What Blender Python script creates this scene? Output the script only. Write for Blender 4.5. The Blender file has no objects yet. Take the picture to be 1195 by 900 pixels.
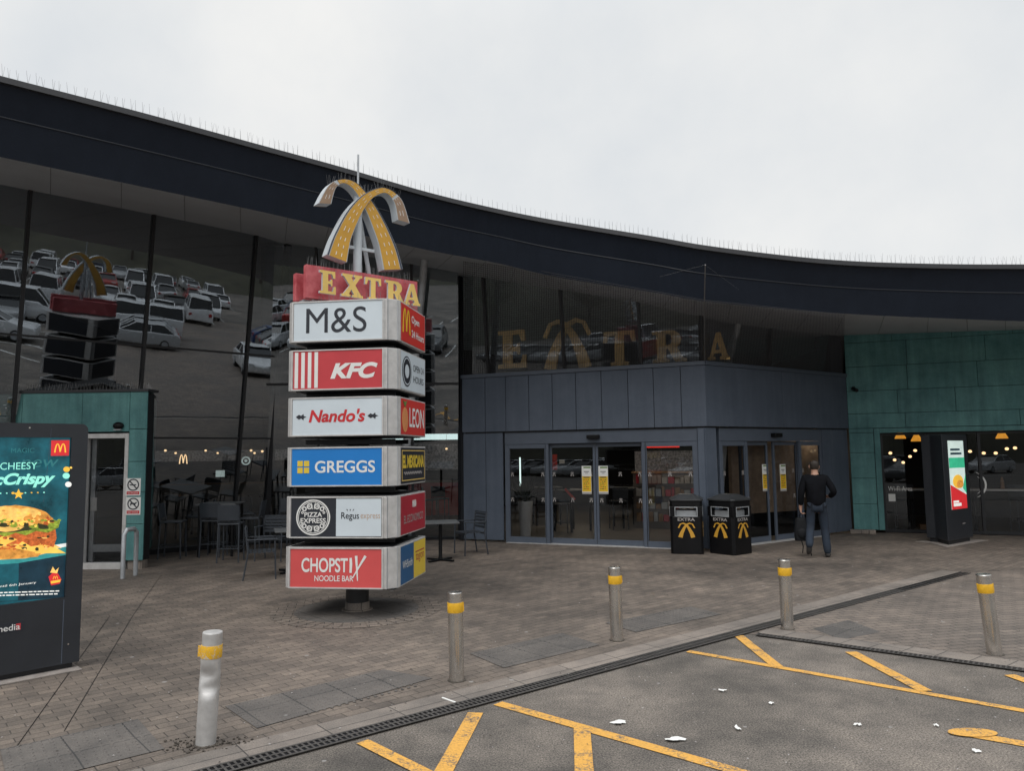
import bpy, bmesh, math, random
from mathutils import Matrix, Vector
from mathutils.geometry import tessellate_polygon
random.seed(7)
SC = bpy.context.scene
COL = SC.collection
rad = math.radians

# ------------------------------------------------------------------ camera, sky, sun, exposure
EYE = Vector((0, 0, 2.0)); FPX = 870.0
CAMROT = Matrix.Rotation(rad(95.3), 3, 'X') @ Matrix.Rotation(rad(-0.73), 3, 'Z')
cd = bpy.data.cameras.new('camera'); cam = bpy.data.objects.new('camera', cd); COL.objects.link(cam)
cam.matrix_world = Matrix.Translation(EYE) @ CAMROT.to_4x4()
cd.sensor_fit = 'HORIZONTAL'; cd.sensor_width = 36.0; cd.lens = 36.0 * FPX / 1195.0
cd.clip_start = 0.05; cd.clip_end = 3000
SC.camera = cam

W = bpy.data.worlds.new('World'); SC.world = W; W.use_nodes = True
wn = W.node_tree.nodes; wl = W.node_tree.links
bg = wn['Background']; bg.inputs['Strength'].default_value = 0.1
SUN_EL, SUN_AZ = rad(52), rad(205)
sk = wn.new('ShaderNodeTexSky'); sk.sky_type = 'NISHITA'; sk.sun_disc = False
sk.sun_elevation = SUN_EL; sk.sun_rotation = SUN_AZ; sk.dust_density = 4
tc = wn.new('ShaderNodeTexCoord')
nz = wn.new('ShaderNodeTexNoise'); nz.inputs['Scale'].default_value = 2.2; nz.inputs['Detail'].default_value = 6; nz.inputs['Roughness'].default_value = 0.55
cr = wn.new('ShaderNodeValToRGB')
cr.color_ramp.elements[0].position = 0.3; cr.color_ramp.elements[0].color = (0.74, 0.785, 0.83, 1)
cr.color_ramp.elements[1].position = 0.7; cr.color_ramp.elements[1].color = (0.98, 0.98, 0.965, 1)
sc10 = wn.new('ShaderNodeVectorMath'); sc10.operation = 'SCALE'; sc10.inputs['Scale'].default_value = 9.4
# an overcast sky is about twice as bright overhead as it is low down
sx_ = wn.new('ShaderNodeSeparateXYZ'); mrz = wn.new('ShaderNodeMapRange'); mrz.interpolation_type = 'SMOOTHSTEP'
for k_, v_ in (('From Min', 0.5), ('From Max', 1.0), ('To Min', 9.3), ('To Max', 22.0)): mrz.inputs[k_].default_value = v_
wl.new(tc.outputs['Generated'], sx_.inputs[0]); wl.new(sx_.outputs['Z'], mrz.inputs['Value']); wl.new(mrz.outputs[0], sc10.inputs['Scale'])
mx = wn.new('ShaderNodeMixRGB'); mx.inputs[0].default_value = 0.96
wl.new(tc.outputs['Generated'], nz.inputs['Vector']); wl.new(nz.outputs[0], cr.inputs[0])
wl.new(cr.outputs[0], sc10.inputs[0])
wl.new(sk.outputs[0], mx.inputs[1]); wl.new(sc10.outputs[0], mx.inputs[2]); wl.new(mx.outputs[0], bg.inputs['Color'])

sd = bpy.data.lights.new('sun', 'SUN'); sun = bpy.data.objects.new('sun', sd); COL.objects.link(sun)
sd.energy = 1.3; sd.angle = rad(40); sd.color = (1, 0.97, 0.93)
sv = Vector((math.sin(SUN_AZ) * math.cos(SUN_EL), math.cos(SUN_AZ) * math.cos(SUN_EL), math.sin(SUN_EL)))
sun.rotation_euler = sv.to_track_quat('Z', 'Y').to_euler()
SC.view_settings.view_transform = 'Standard'; SC.view_settings.look = 'None'
SC.view_settings.exposure = 0.0; SC.view_settings.gamma = 1.0
SC.view_settings.use_curve_mapping = False

# ------------------------------------------------------------------ measuring helpers (photo survey -> world metres)
def ray(px, py):
    return CAMROT @ Vector(((px - 597.5) / FPX, -(py - 450.0) / FPX, -1.0))
def G(px, py, z=0.0):
    d = ray(px, py); return EYE + d * ((z - EYE.z) / d.z)
def V(px, py, Y):
    d = ray(px, py); return EYE + d * (Y / d.y)
def onplane(px, py, p0, n):
    d = ray(px, py); return EYE + d * ((Vector(p0) - EYE).dot(n) / d.dot(n))
def frame(o, x, up=(0, 0, 1)):
    x = Vector(x).normalized(); up = Vector(up); up = (up - x * up.dot(x)).normalized(); n = x.cross(up)
    m = Matrix.Identity(4)
    for i in range(3):
        m[i][0] = x[i]; m[i][1] = up[i]; m[i][2] = n[i]; m[i][3] = o[i]
    return m
def onF(F, px, py, w=0.0):
    n = F.col[2].to_3d(); p0 = F.to_translation() + n * w
    q = F.inverted() @ onplane(px, py, p0, n)
    return q.x, q.y

# ------------------------------------------------------------------ materials
MATS = {}
def mat(name, rgb, rough=0.6, metal=0.0, var=0.12, scale=4.0, bump=0.0, bscale=60.0, emit=0.0, spec=0.5, stain=None):
    m = bpy.data.materials.new(name); m.use_nodes = True; MATS[name] = m
    nt = m.node_tree; b = nt.nodes['Principled BSDF']
    b.inputs['Roughness'].default_value = rough; b.inputs['Metallic'].default_value = metal
    b.inputs['Specular IOR Level'].default_value = spec
    t = nt.nodes.new('ShaderNodeTexCoord')
    n = nt.nodes.new('ShaderNodeTexNoise'); n.inputs['Scale'].default_value = scale; n.inputs['Detail'].default_value = 6
    n.inputs['Roughness'].default_value = 0.65
    nt.links.new(t.outputs['Object'], n.inputs['Vector'])
    r = nt.nodes.new('ShaderNodeValToRGB')
    r.color_ramp.elements[0].position = 0.3; r.color_ramp.elements[1].position = 0.7
    lo = stain if stain else [c * (1 - var) for c in rgb]
    r.color_ramp.elements[0].color = (*lo, 1); r.color_ramp.elements[1].color = (*[min(1, c * (1 + var)) for c in rgb], 1)
    nt.links.new(n.outputs[0], r.inputs[0]); nt.links.new(r.outputs[0], b.inputs['Base Color'])
    if rough > 0.15:
        mr = nt.nodes.new('ShaderNodeMapRange'); mr.inputs['To Min'].default_value = max(0.05, rough - 0.1); mr.inputs['To Max'].default_value = min(1, rough + 0.1)
        nt.links.new(n.outputs[0], mr.inputs['Value']); nt.links.new(mr.outputs[0], b.inputs['Roughness'])
    if emit > 0:
        nt.links.new(r.outputs[0], b.inputs['Emission Color']); b.inputs['Emission Strength'].default_value = emit
    if bump > 0:
        n2 = nt.nodes.new('ShaderNodeTexNoise'); n2.inputs['Scale'].default_value = bscale; n2.inputs['Detail'].default_value = 4
        nt.links.new(t.outputs['Object'], n2.inputs['Vector'])
        bp = nt.nodes.new('ShaderNodeBump'); bp.inputs['Strength'].default_value = bump; bp.inputs['Distance'].default_value = 0.01
        nt.links.new(n2.outputs[0], bp.inputs['Height']); nt.links.new(bp.outputs[0], b.inputs['Normal'])
    return m

def glass_mat(name, tint, refl, rough=0.0, wav=0.0):
    m = bpy.data.materials.new(name); m.use_nodes = True; nt = m.node_tree
    nt.nodes.remove(nt.nodes['Principled BSDF']); out = nt.nodes['Material Output']
    tr = nt.nodes.new('ShaderNodeBsdfTransparent'); tr.inputs[0].default_value = (*tint, 1)
    gl = nt.nodes.new('ShaderNodeBsdfGlossy'); gl.inputs['Roughness'].default_value = rough; gl.inputs['Color'].default_value = (0.84, 0.92, 1, 1)
    fr = nt.nodes.new('ShaderNodeFresnel'); fr.inputs['IOR'].default_value = 1.5
    ad = nt.nodes.new('ShaderNodeMath'); ad.operation = 'ADD'; ad.use_clamp = True; ad.inputs[1].default_value = refl - 0.04
    mxs = nt.nodes.new('ShaderNodeMixShader')
    nt.links.new(fr.outputs[0], ad.inputs[0]); nt.links.new(ad.outputs[0], mxs.inputs[0])
    nt.links.new(tr.outputs[0], mxs.inputs[1]); nt.links.new(gl.outputs[0], mxs.inputs[2]); nt.links.new(mxs.outputs[0], out.inputs[0])
    if wav > 0:
        t = nt.nodes.new('ShaderNodeTexCoord'); n2 = nt.nodes.new('ShaderNodeTexNoise'); n2.inputs['Scale'].default_value = 0.8
        nt.links.new(t.outputs['Object'], n2.inputs['Vector'])
        bp = nt.nodes.new('ShaderNodeBump'); bp.inputs['Strength'].default_value = wav; bp.inputs['Distance'].default_value = 0.01
        nt.links.new(n2.outputs[0], bp.inputs['Height']); nt.links.new(bp.outputs[0], gl.inputs['Normal'])
    return m

def nd(nt, typ, **kw):
    n = nt.nodes.new(typ)
    for k, v in kw.items(): setattr(n, k, v)
    return n
def noise(nt, vec, scale, detail=4, rough=0.6):
    n = nd(nt, 'ShaderNodeTexNoise'); n.inputs['Scale'].default_value = scale; n.inputs['Detail'].default_value = detail
    n.inputs['Roughness'].default_value = rough; nt.links.new(vec, n.inputs['Vector']); return n.outputs[0]
def ramp(nt, fac, p0, c0, p1, c1):
    r = nd(nt, 'ShaderNodeValToRGB'); e = r.color_ramp.elements
    e[0].position = p0; e[0].color = (*c0, 1); e[1].position = p1; e[1].color = (*c1, 1)
    nt.links.new(fac, r.inputs[0]); return r.outputs[0]
def mixc(nt, typ, fac, a, b):
    m = nd(nt, 'ShaderNodeMixRGB', blend_type=typ)
    for s, v in ((0, fac), (1, a), (2, b)):
        if isinstance(v, (int, float)): m.inputs[s].default_value = v
        elif isinstance(v, tuple): m.inputs[s].default_value = (*v, 1)
        else: nt.links.new(v, m.inputs[s])
    return m.outputs[0]
def gum(nt, vec, scale, thr):
    v = nd(nt, 'ShaderNodeTexVoronoi'); v.inputs['Scale'].default_value = scale; nt.links.new(vec, v.inputs['Vector'])
    a = ramp(nt, v.outputs['Distance'], thr, (1, 1, 1), thr * 1.6, (0, 0, 0))
    s = nd(nt, 'ShaderNodeSeparateColor'); nt.links.new(v.outputs['Color'], s.inputs[0])
    b = ramp(nt, s.outputs[0], 0.55, (0, 0, 0), 0.57, (1, 1, 1))
    return mixc(nt, 'MULTIPLY', 1.0, a, b)

def paving_mat(name, base, base2, rot, bw, bh, mortar, mcol, offset=0.5, stain=0.55):
    m = bpy.data.materials.new(name); m.use_nodes = True; nt = m.node_tree; b = nt.nodes['Principled BSDF']
    t = nd(nt, 'ShaderNodeTexCoord'); mp = nd(nt, 'ShaderNodeMapping'); mp.inputs['Rotation'].default_value = (0, 0, rot)
    nt.links.new(t.outputs['Object'], mp.inputs['Vector']); vec = mp.outputs[0]
    # slight wobble so the courses are not ruler straight
    wob = nd(nt, 'ShaderNodeTexNoise'); wob.inputs['Scale'].default_value = 1.1; nt.links.new(vec, wob.inputs['Vector'])
    wv = nd(nt, 'ShaderNodeVectorMath', operation='MULTIPLY_ADD'); wv.inputs[1].default_value = (0.035, 0.035, 0); nt.links.new(wob.outputs['Color'], wv.inputs[0]); nt.links.new(vec, wv.inputs[2])
    br = nd(nt, 'ShaderNodeTexBrick'); br.offset = offset; br.inputs['Scale'].default_value = 1.0
    br.inputs['Brick Width'].default_value = bw; br.inputs['Row Height'].default_value = bh
    br.inputs['Mortar Size'].default_value = mortar; br.inputs['Mortar Smooth'].default_value = 0.3; br.inputs['Bias'].default_value = 0.0
    br.inputs['Color1'].default_value = (*base, 1); br.inputs['Color2'].default_value = (*base2, 1); br.inputs['Mortar'].default_value = (*mcol, 1)
    nt.links.new(wv.outputs[0], br.inputs['Vector'])
    n1 = noise(nt, vec, 0.35, 6, 0.65); n2 = noise(nt, vec, 2.2, 6, 0.7); n3 = noise(nt, vec, 90, 3, 0.7)
    c = mixc(nt, 'MULTIPLY', 1.0, br.outputs['Color'], ramp(nt, n1, 0.35, (stain,) * 3, 0.62, (1.08, 1.05, 1.02)))
    c = mixc(nt, 'MULTIPLY', 1.0, c, ramp(nt, n2, 0.35, (0.72, 0.72, 0.73), 0.65, (1.12, 1.1, 1.08)))
    c = mixc(nt, 'MULTIPLY', 1.0, c, ramp(nt, n3, 0.3, (0.7, 0.7, 0.7), 0.7, (1.25, 1.25, 1.25)))
    c = mixc(nt, 'MIX', ramp(nt, gum(nt, vec, 3.1, 0.05), 0, (0, 0, 0), 1, (0.6, 0.6, 0.6)), c, (0.34, 0.33, 0.32))
    c = mixc(nt, 'MIX', ramp(nt, gum(nt, vec, 1.9, 0.07), 0, (0, 0, 0), 1, (0.55, 0.55, 0.55)), c, (0.045, 0.043, 0.04))
    nt.links.new(c, b.inputs['Base Color'])
    nt.links.new(ramp(nt, n1, 0.3, (0.6,) * 3, 0.7, (0.9,) * 3), b.inputs['Roughness'])
    bp = nd(nt, 'ShaderNodeBump'); bp.inputs['Strength'].default_value = 0.5; bp.inputs['Distance'].default_value = 0.006
    hm = mixc(nt, 'MIX', 0.35, ramp(nt, br.outputs['Fac'], 0, (1, 1, 1), 1, (0, 0, 0)), n3)
    nt.links.new(hm, bp.inputs['Height']); nt.links.new(bp.outputs[0], b.inputs['Normal'])
    return m

def asphalt_mat(name):
    m = bpy.data.materials.new(name); m.use_nodes = True; nt = m.node_tree; b = nt.nodes['Principled BSDF']
    t = nd(nt, 'ShaderNodeTexCoord'); vec = t.outputs['Object']
    n0 = noise(nt, vec, 0.45, 7, 0.68); n1 = noise(nt, vec, 2.5, 6, 0.7); n3 = noise(nt, vec, 75, 4, 0.85)
    n5 = noise(nt, vec, 0.22, 5, 0.6)
    c = ramp(nt, n0, 0.36, (0.088, 0.080, 0.072), 0.66, (0.188, 0.166, 0.146))
    c = mixc(nt, 'MULTIPLY', 1.0, c, ramp(nt, n1, 0.35, (0.7, 0.7, 0.7), 0.65, (1.15, 1.13, 1.1)))
    c = mixc(nt, 'MULTIPLY', 1.0, c, ramp(nt, n3, 0.38, (0.22, 0.22, 0.22), 0.62, (1.95, 1.95, 1.95)))
    c = mixc(nt, 'MULTIPLY', 1.0, c, ramp(nt, n5, 0.36, (0.78, 0.78, 0.78), 0.62, (1.1, 1.09, 1.08)))
    c = mixc(nt, 'MIX', ramp(nt, gum(nt, vec, 4.0, 0.045), 0, (0, 0, 0), 1, (0.6, 0.6, 0.6)), c, (0.36, 0.35, 0.34))
    nt.links.new(c, b.inputs['Base Color']); b.inputs['Roughness'].default_value = 0.85
    bp = nd(nt, 'ShaderNodeBump'); bp.inputs['Strength'].default_value = 0.6; bp.inputs['Distance'].default_value = 0.006
    nt.links.new(n3, bp.inputs['Height']); nt.links.new(bp.outputs[0], b.inputs['Normal'])
    return m

def worn_paint(name, rgb, under, amount=0.42):
    m = bpy.data.materials.new(name); m.use_nodes = True; nt = m.node_tree; b = nt.nodes['Principled BSDF']
    t = nd(nt, 'ShaderNodeTexCoord'); vec = t.outputs['Object']
    n1 = noise(nt, vec, 5, 8, 0.75); n2 = noise(nt, vec, 60, 4, 0.8)
    k = mixc(nt, 'MIX', 0.45, n1, n2)
    f = ramp(nt, k, amount - 0.03, (0, 0, 0), amount + 0.05, (1, 1, 1))
    pc = mixc(nt, 'MULTIPLY', 1.0, rgb, ramp(nt, n2, 0.3, (0.75,) * 3, 0.7, (1.15,) * 3))
    nt.links.new(mixc(nt, 'MIX', f, under, pc), b.inputs['Base Color']); b.inputs['Roughness'].default_value = 0.75
    return m

def clad_mat(name, c_lo, c_hi, streak=1.0):
    m = bpy.data.materials.new(name); m.use_nodes = True; nt = m.node_tree; b = nt.nodes['Principled BSDF']
    t = nd(nt, 'ShaderNodeTexCoord'); vec = t.outputs['Object']
    mp = nd(nt, 'ShaderNodeMapping'); mp.inputs['Scale'].default_value = (7, 7, 0.6); nt.links.new(vec, mp.inputs['Vector'])
    n0 = noise(nt, vec, 1.3, 7, 0.7); n1 = noise(nt, mp.outputs[0], 1.0, 5, 0.6); n2 = noise(nt, vec, 45, 3, 0.7)
    c = ramp(nt, n0, 0.34, c_lo, 0.66, c_hi)
    c = mixc(nt, 'MULTIPLY', streak, c, ramp(nt, n1, 0.3, (0.72, 0.74, 0.76), 0.7, (1.18, 1.16, 1.14)))
    c = mixc(nt, 'MULTIPLY', 1.0, c, ramp(nt, n2, 0.3, (0.9,) * 3, 0.7, (1.1,) * 3))
    nt.links.new(c, b.inputs['Base Color']); b.inputs['Roughness'].default_value = 0.55
    return m

M_PAVE = paving_mat('brick_paving', (0.222, 0.187, 0.158), (0.152, 0.130, 0.113), rad(-41), 0.21, 0.105, 0.0048, (0.070, 0.060, 0.052))
M_PAVE2 = paving_mat('brick_paving_bay', (0.232, 0.196, 0.168), (0.180, 0.155, 0.135), rad(-12), 0.21, 0.105, 0.006, (0.05, 0.047, 0.045), stain=0.7)
M_KERB = paving_mat('kerb_setts', (0.26, 0.23, 0.205), (0.215, 0.192, 0.172), rad(-38), 0.6, 0.28, 0.006, (0.07, 0.065, 0.06), offset=0.0, stain=0.75)
M_TACT = paving_mat('tactile_flags', (0.135, 0.125, 0.117), (0.112, 0.105, 0.10), rad(-41), 0.4, 0.4, 0.006, (0.05, 0.05, 0.05), offset=0.0, stain=0.8)
M_ASPH = asphalt_mat('asphalt')
M_YEL = worn_paint('yellow_road_paint', (0.66, 0.35, 0.07), (0.11, 0.10, 0.092), 0.435)
M_WHITEP = worn_paint('white_road_paint', (0.7, 0.7, 0.68), (0.10, 0.095, 0.09), 0.40)
M_TEAL = clad_mat('teal_cladding', (0.052, 0.172, 0.180), (0.112, 0.285, 0.280))
M_GREY = clad_mat('grey_blue_cladding', (0.070, 0.090, 0.124), (0.090, 0.111, 0.150), 0.45)
M_NAVY = clad_mat('navy_fascia', (0.0105, 0.0155, 0.0260), (0.0135, 0.0195, 0.0320), 0.3)
for _n in M_NAVY.node_tree.nodes:
    if _n.type == 'BSDF_PRINCIPLED': _n.inputs['Specular IOR Level'].default_value = 0.22
M_SOFF = mat('soffit_panel', (0.40, 0.42, 0.45), 0.5, var=0.08, scale=1.2)
M_TRIM = mat('roof_edge_trim', (0.045, 0.046, 0.05), 0.45, 0.3)
M_DARKF = mat('dark_aluminium', (0.012, 0.013, 0.016), 0.45, var=0.2)
M_GREYF = mat('grey_blue_aluminium', (0.080, 0.098, 0.130), 0.4, var=0.08)
M_SILV = mat('silver_aluminium', (0.56, 0.55, 0.54), 0.42, 0.25, var=0.14, scale=9)
M_GLASS = glass_mat('tinted_glass', (0.58, 0.60, 0.62), 0.205, 0.003, 0.18)
M_GLASSD = glass_mat('door_glass', (0.74, 0.74, 0.74), 0.065)
M_GLASSU = glass_mat('upper_glass', (0.92, 0.92, 0.92), 0.11, 0.004, 0.12)
M_STEEL = mat('brushed_steel', (0.66, 0.64, 0.61), 0.27, 1.0, var=0.06, scale=5)
M_TAPE = mat('yellow_tape', (0.75, 0.42, 0.02), 0.5, var=0.15, scale=30)
M_BLACK = mat('black_plastic', (0.005, 0.005, 0.006), 0.4, var=0.3, spec=0.25)
M_KIOSK = mat('charcoal_powder_coat', (0.022, 0.025, 0.031), 0.45, var=0.12)
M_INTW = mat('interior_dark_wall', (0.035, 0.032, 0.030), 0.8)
M_INTF = mat('interior_floor_tile', (0.16, 0.14, 0.12), 0.4)
M_WOOD = mat('pale_wood', (0.26, 0.16, 0.09), 0.6, var=0.2, scale=8)
M_CHAIR = mat('grey_blue_chair_metal', (0.040, 0.047, 0.058), 0.45, var=0.15)
M_TABLE = mat('dark_table_top', (0.105, 0.110, 0.115), 0.45, var=0.2)
M_WHITE = mat('white_paint', (0.72, 0.73, 0.74), 0.5, var=0.05)
M_SIGNW = mat('white_sign_face', (0.60, 0.67, 0.72), 0.4, var=0.05, scale=2)
M_SRED = mat('red_sign_face', (0.52, 0.045, 0.055), 0.4, var=0.08, scale=2)
M_SRED2 = mat('coral_red_sign_face', (0.62, 0.085, 0.085), 0.4, var=0.06, scale=2)
M_BRED = mat('bright_red_sign_face', (0.60, 0.04, 0.03), 0.4, var=0.06, scale=2)
M_CRIM = mat('crimson_sign_face', (0.38, 0.022, 0.04), 0.4, var=0.08, scale=2)
M_BLUE = mat('blue_sign_face', (0.010, 0.19, 0.56), 0.4, var=0.06, scale=2)
M_DBLUE = mat('deep_blue_sign_face', (0.012, 0.09, 0.22), 0.4, var=0.08, scale=2)
M_SYEL = mat('yellow_sign_face', (0.72, 0.52, 0.05), 0.4, var=0.06, scale=2)
M_INK = mat('dark_ink', (0.018, 0.021, 0.030), 0.5)
M_LETR = mat('red_lettering', (0.55, 0.02, 0.025), 0.5)
M_LETW = mat('white_lettering', (0.75, 0.75, 0.73), 0.5, var=0.05)
M_LETG = mat('grey_lettering', (0.36, 0.34, 0.33), 0.5)
M_GOLD = mat('gold_lettering', (0.72, 0.50, 0.14), 0.5, var=0.1)
M_ARCHY = mat('road_yellow_face', (0.58, 0.31, 0.035), 0.5, var=0.1, scale=6)
M_ARCHG = mat('road_grey_end', (0.30, 0.20, 0.13), 0.5, var=0.12, scale=6)
M_ARCHN = mat('arch_navy_border', (0.03, 0.04, 0.07), 0.5)
M_ARCHW = mat('arch_pale_side', (0.50, 0.54, 0.57), 0.5, var=0.1)
M_BOARD = mat('faded_red_board', (0.50, 0.13, 0.14), 0.55, var=0.25, scale=5, stain=(0.36, 0.03, 0.045))
M_WIRE = mat('steel_wire', (0.22, 0.22, 0.22), 0.4, 0.6)
M_POSTER = mat('white_paper', (0.75, 0.75, 0.73), 0.6, var=0.04)
M_PYEL = mat('poster_yellow', (0.75, 0.48, 0.02), 0.6, var=0.06)
M_GALV = mat('galvanised_steel', (0.42, 0.44, 0.46), 0.5, 0.5, var=0.2)
M_SOIL = mat('broken_rubble', (0.07, 0.06, 0.05), 0.95, var=0.6, scale=40, bump=1.0)

# ------------------------------------------------------------------ mesh builder
class MB:
    def __init__(s): s.v = []; s.f = []; s.mi = []
    def add(s, vs, fs, mi=0, M=None):
        o = len(s.v)
        for v in vs: s.v.append((M @ Vector(v)) if M is not None else Vector(v))
        for f in fs: s.f.append([i + o for i in f]); s.mi.append(mi)
        return s
    def box(s, x0, x1, y0, y1, z0, z1, mi=0, M=None):
        vs = [(x, y, z) for z in (z0, z1) for y in (y0, y1) for x in (x0, x1)]
        return s.add(vs, [(0, 2, 3, 1), (4, 5, 7, 6), (0, 1, 5, 4), (2, 6, 7, 3), (0, 4, 6, 2), (1, 3, 7, 5)], mi, M)
    def quad(s, pts, mi=0, M=None):
        return s.add(pts, [tuple(range(len(pts)))], mi, M)
    def prism(s, loops, z0, z1, M=None, mi=0, smi=None, back=True):
        if not isinstance(loops[0][0], (tuple, list)): loops = [loops]
        flat = [p for l in loops for p in l]
        tris = tessellate_polygon([[Vector((p[0], p[1], 0)) for p in l] for l in loops])
        n = len(flat); vs = [(p[0], p[1], z1) for p in flat] + [(p[0], p[1], z0) for p in flat]
        s.add(vs, [], mi, M); o = len(s.v) - 2 * n
        smi = mi if smi is None else smi
        for t in tris:
            s.f.append([o + i for i in t]); s.mi.append(mi)
            if back: s.f.append([o + n + i for i in reversed(t)]); s.mi.append(smi)
        k = 0
        for l in loops:
            for i in range(len(l)):
                a = k + i; b = k + (i + 1) % len(l)
                s.f.append([o + a, o + b, o + n + b, o + n + a]); s.mi.append(smi)
            k += len(l)
        return s
    def tube(s, path, r, n=8, mi=0, M=None, caps=True):
        path = [Vector(p) for p in path]; rs = r if isinstance(r, (list, tuple)) else [r] * len(path)
        o = len(s.v); prev = None
        for i, p in enumerate(path):
            d = (path[min(i + 1, len(path) - 1)] - path[max(i - 1, 0)]).normalized()
            a = prev if prev is not None else (Vector((0, 0, 1)) if abs(d.z) < 0.9 else Vector((1, 0, 0)))
            x = (a - d * a.dot(d)).normalized(); y = d.cross(x); prev = x
            for k in range(n):
                t = 2 * math.pi * k / n
                q = p + x * (rs[i] * math.cos(t)) + y * (rs[i] * math.sin(t))
                s.v.append((M @ q) if M is not None else q)
        for i in range(len(path) - 1):
            for k in range(n):
                a = o + i * n + k; b = o + i * n + (k + 1) % n
                s.f.append([a, b, b + n, a + n]); s.mi.append(mi)
        if caps:
            s.f.append([o + k for k in reversed(range(n))]); s.mi.append(mi)
            e = o + (len(path) - 1) * n; s.f.append([e + k for k in range(n)]); s.mi.append(mi)
        return s
    def lathe(s, prof, n=16, mi=0, M=None):
        o = len(s.v)
        for (r, z) in prof:
            for k in range(n):
                t = 2 * math.pi * k / n; q = Vector((r * math.cos(t), r * math.sin(t), z)); s.v.append((M @ q) if M is not None else q)
        for i in range(len(prof) - 1):
            for k in range(n):
                a = o + i * n + k; b = o + i * n + (k + 1) % n; s.f.append([a, b, b + n, a + n]); s.mi.append(mi)
        s.f.append([o + k for k in reversed(range(n))]); s.mi.append(mi)
        e = o + (len(prof) - 1) * n; s.f.append([e + k for k in range(n)]); s.mi.append(mi)
        return s
    def ball(s, c, rx, ry, rz, nu=12, nv=8, mi=0, M=None):
        c = Vector(c); vs = []; fs = []
        for j in range(1, nv):
            p = math.pi * j / nv
            for i in range(nu):
                t = 2 * math.pi * i / nu; vs.append(c + Vector((rx * math.sin(p) * math.cos(t), ry * math.sin(p) * math.sin(t), rz * math.cos(p))))
        vs += [c + Vector((0, 0, rz)), c - Vector((0, 0, rz))]; T = len(vs) - 2; B = T + 1
        for j in range(nv - 2):
            for i in range(nu):
                a = j * nu + i; b = j * nu + (i + 1) % nu; fs.append((a, a + nu, b + nu, b))
        for i in range(nu):
            fs.append((T, i, (i + 1) % nu)); k = (nv - 2) * nu; fs.append((B, k + (i + 1) % nu, k + i))
        return s.add(vs, fs, mi, M)
    def mesh(s, me, mi=0, M=None):
        return s.add([v.co for v in me.vertices], [tuple(p.vertices) for p in me.polygons], mi, M)
    def build(s, name, mats, parent=None, smooth=False, bevel=0.0, seg=2, label=None, kind=None, cat=None, group=None, loc=None, normals=True):
        me = bpy.data.meshes.new(name)
        inv = None; base = Vector((0, 0, 0))
        if parent is not None: inv = WM[parent.name].inverted()
        elif loc is not None: base = Vector(loc); inv = Matrix.Translation(-base)
        vs = [(inv @ v) if inv is not None else v for v in s.v]
        me.from_pydata([tuple(v) for v in vs], [], s.f); me.update()
        if not isinstance(mats, (list, tuple)): mats = [mats]
        for m in mats: me.materials.append(m)
        me.polygons.foreach_set('material_index', s.mi)
        if normals:
            bm = bmesh.new(); bm.from_mesh(me); bmesh.ops.recalc_face_normals(bm, faces=bm.faces); bm.to_mesh(me); bm.free()
        if smooth: me.polygons.foreach_set('use_smooth', [True] * len(me.polygons))
        o = bpy.data.objects.new(name, me); COL.objects.link(o)
        if parent is not None: o.parent = parent; WM[o.name] = WM[parent.name].copy()
        else: o.location = base; WM[o.name] = Matrix.Translation(base)
        if bevel > 0:
            b = o.modifiers.new('bevel', 'BEVEL'); b.width = bevel; b.segments = seg; b.limit_method = 'ANGLE'; b.angle_limit = rad(35)
        if smooth and bevel == 0 and smooth != 'all':
            try: me.set_sharp_from_angle(angle=rad(40))
            except Exception: pass
        if label: o['label'] = label
        if kind: o['kind'] = kind
        if cat: o['category'] = cat
        if group: o['group'] = group
        return o
WM = {}
def thing(name, label, cat, loc=(0, 0, 0), rz=0.0, group=None):
    o = bpy.data.objects.new(name, None); COL.objects.link(o); o.empty_display_size = 0.1
    o.location = loc; o.rotation_euler = (0, 0, rz); o['label'] = label; o['category'] = cat
    if group: o['group'] = group
    WM[o.name] = Matrix.Translation(Vector(loc)) @ Matrix.Rotation(rz, 4, 'Z'); return o
def dup(root, loc, rz, label=None, group=None, rot=None):
    def rec(o, par):
        c = o.copy(); COL.objects.link(c)
        if par is not None: c.parent = par
        for ch in list(o.children): rec(ch, c)
        return c
    r = rec(root, None); r.location = loc; r.rotation_euler = rot if rot else (0, 0, rz)
    if label: r['label'] = label
    if group: r['group'] = group
    return r

# ------------------------------------------------------------------ lettering
_cu = bpy.data.curves.new('lettering_source', 'FONT'); _to = bpy.data.objects.new('lettering_source', _cu); COL.objects.link(_to)
def text_mesh(sx, bold=0.0, shear=0.0, space=1.0):
    _cu.body = sx; _cu.size = 1.0; _cu.offset = bold; _cu.shear = shear; _cu.space_character = space; _cu.fill_mode = 'FRONT'; _cu.extrude = 0.0
    bpy.context.view_layer.update()
    me = bpy.data.meshes.new_from_object(_to.evaluated_get(bpy.context.evaluated_depsgraph_get()))
    return me
def txt(mb, s, F, u, v, w, h, width=None, bold=0.0, shear=0.0, mi=0, space=1.0, rot=0.0):
    """lettering centred on (u, v) of frame F, bounding box h high (and width wide)"""
    me = text_mesh(s, bold, shear, space)
    xs = [p.co.x for p in me.vertices]; ys = [p.co.y for p in me.vertices]
    sy = h / (max(ys) - min(ys)); sx = (width / (max(xs) - min(xs))) if width else sy
    cx, cy = (max(xs) + min(xs)) / 2, (max(ys) + min(ys)) / 2
    T = F @ Matrix.Translation((u, v, w)) @ Matrix.Rotation(rot, 4, 'Z') @ Matrix.Diagonal((sx, sy, 1, 1)) @ Matrix.Translation((-cx, -cy, 0))
    mb.mesh(me, mi, T); bpy.data.meshes.remove(me)
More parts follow.
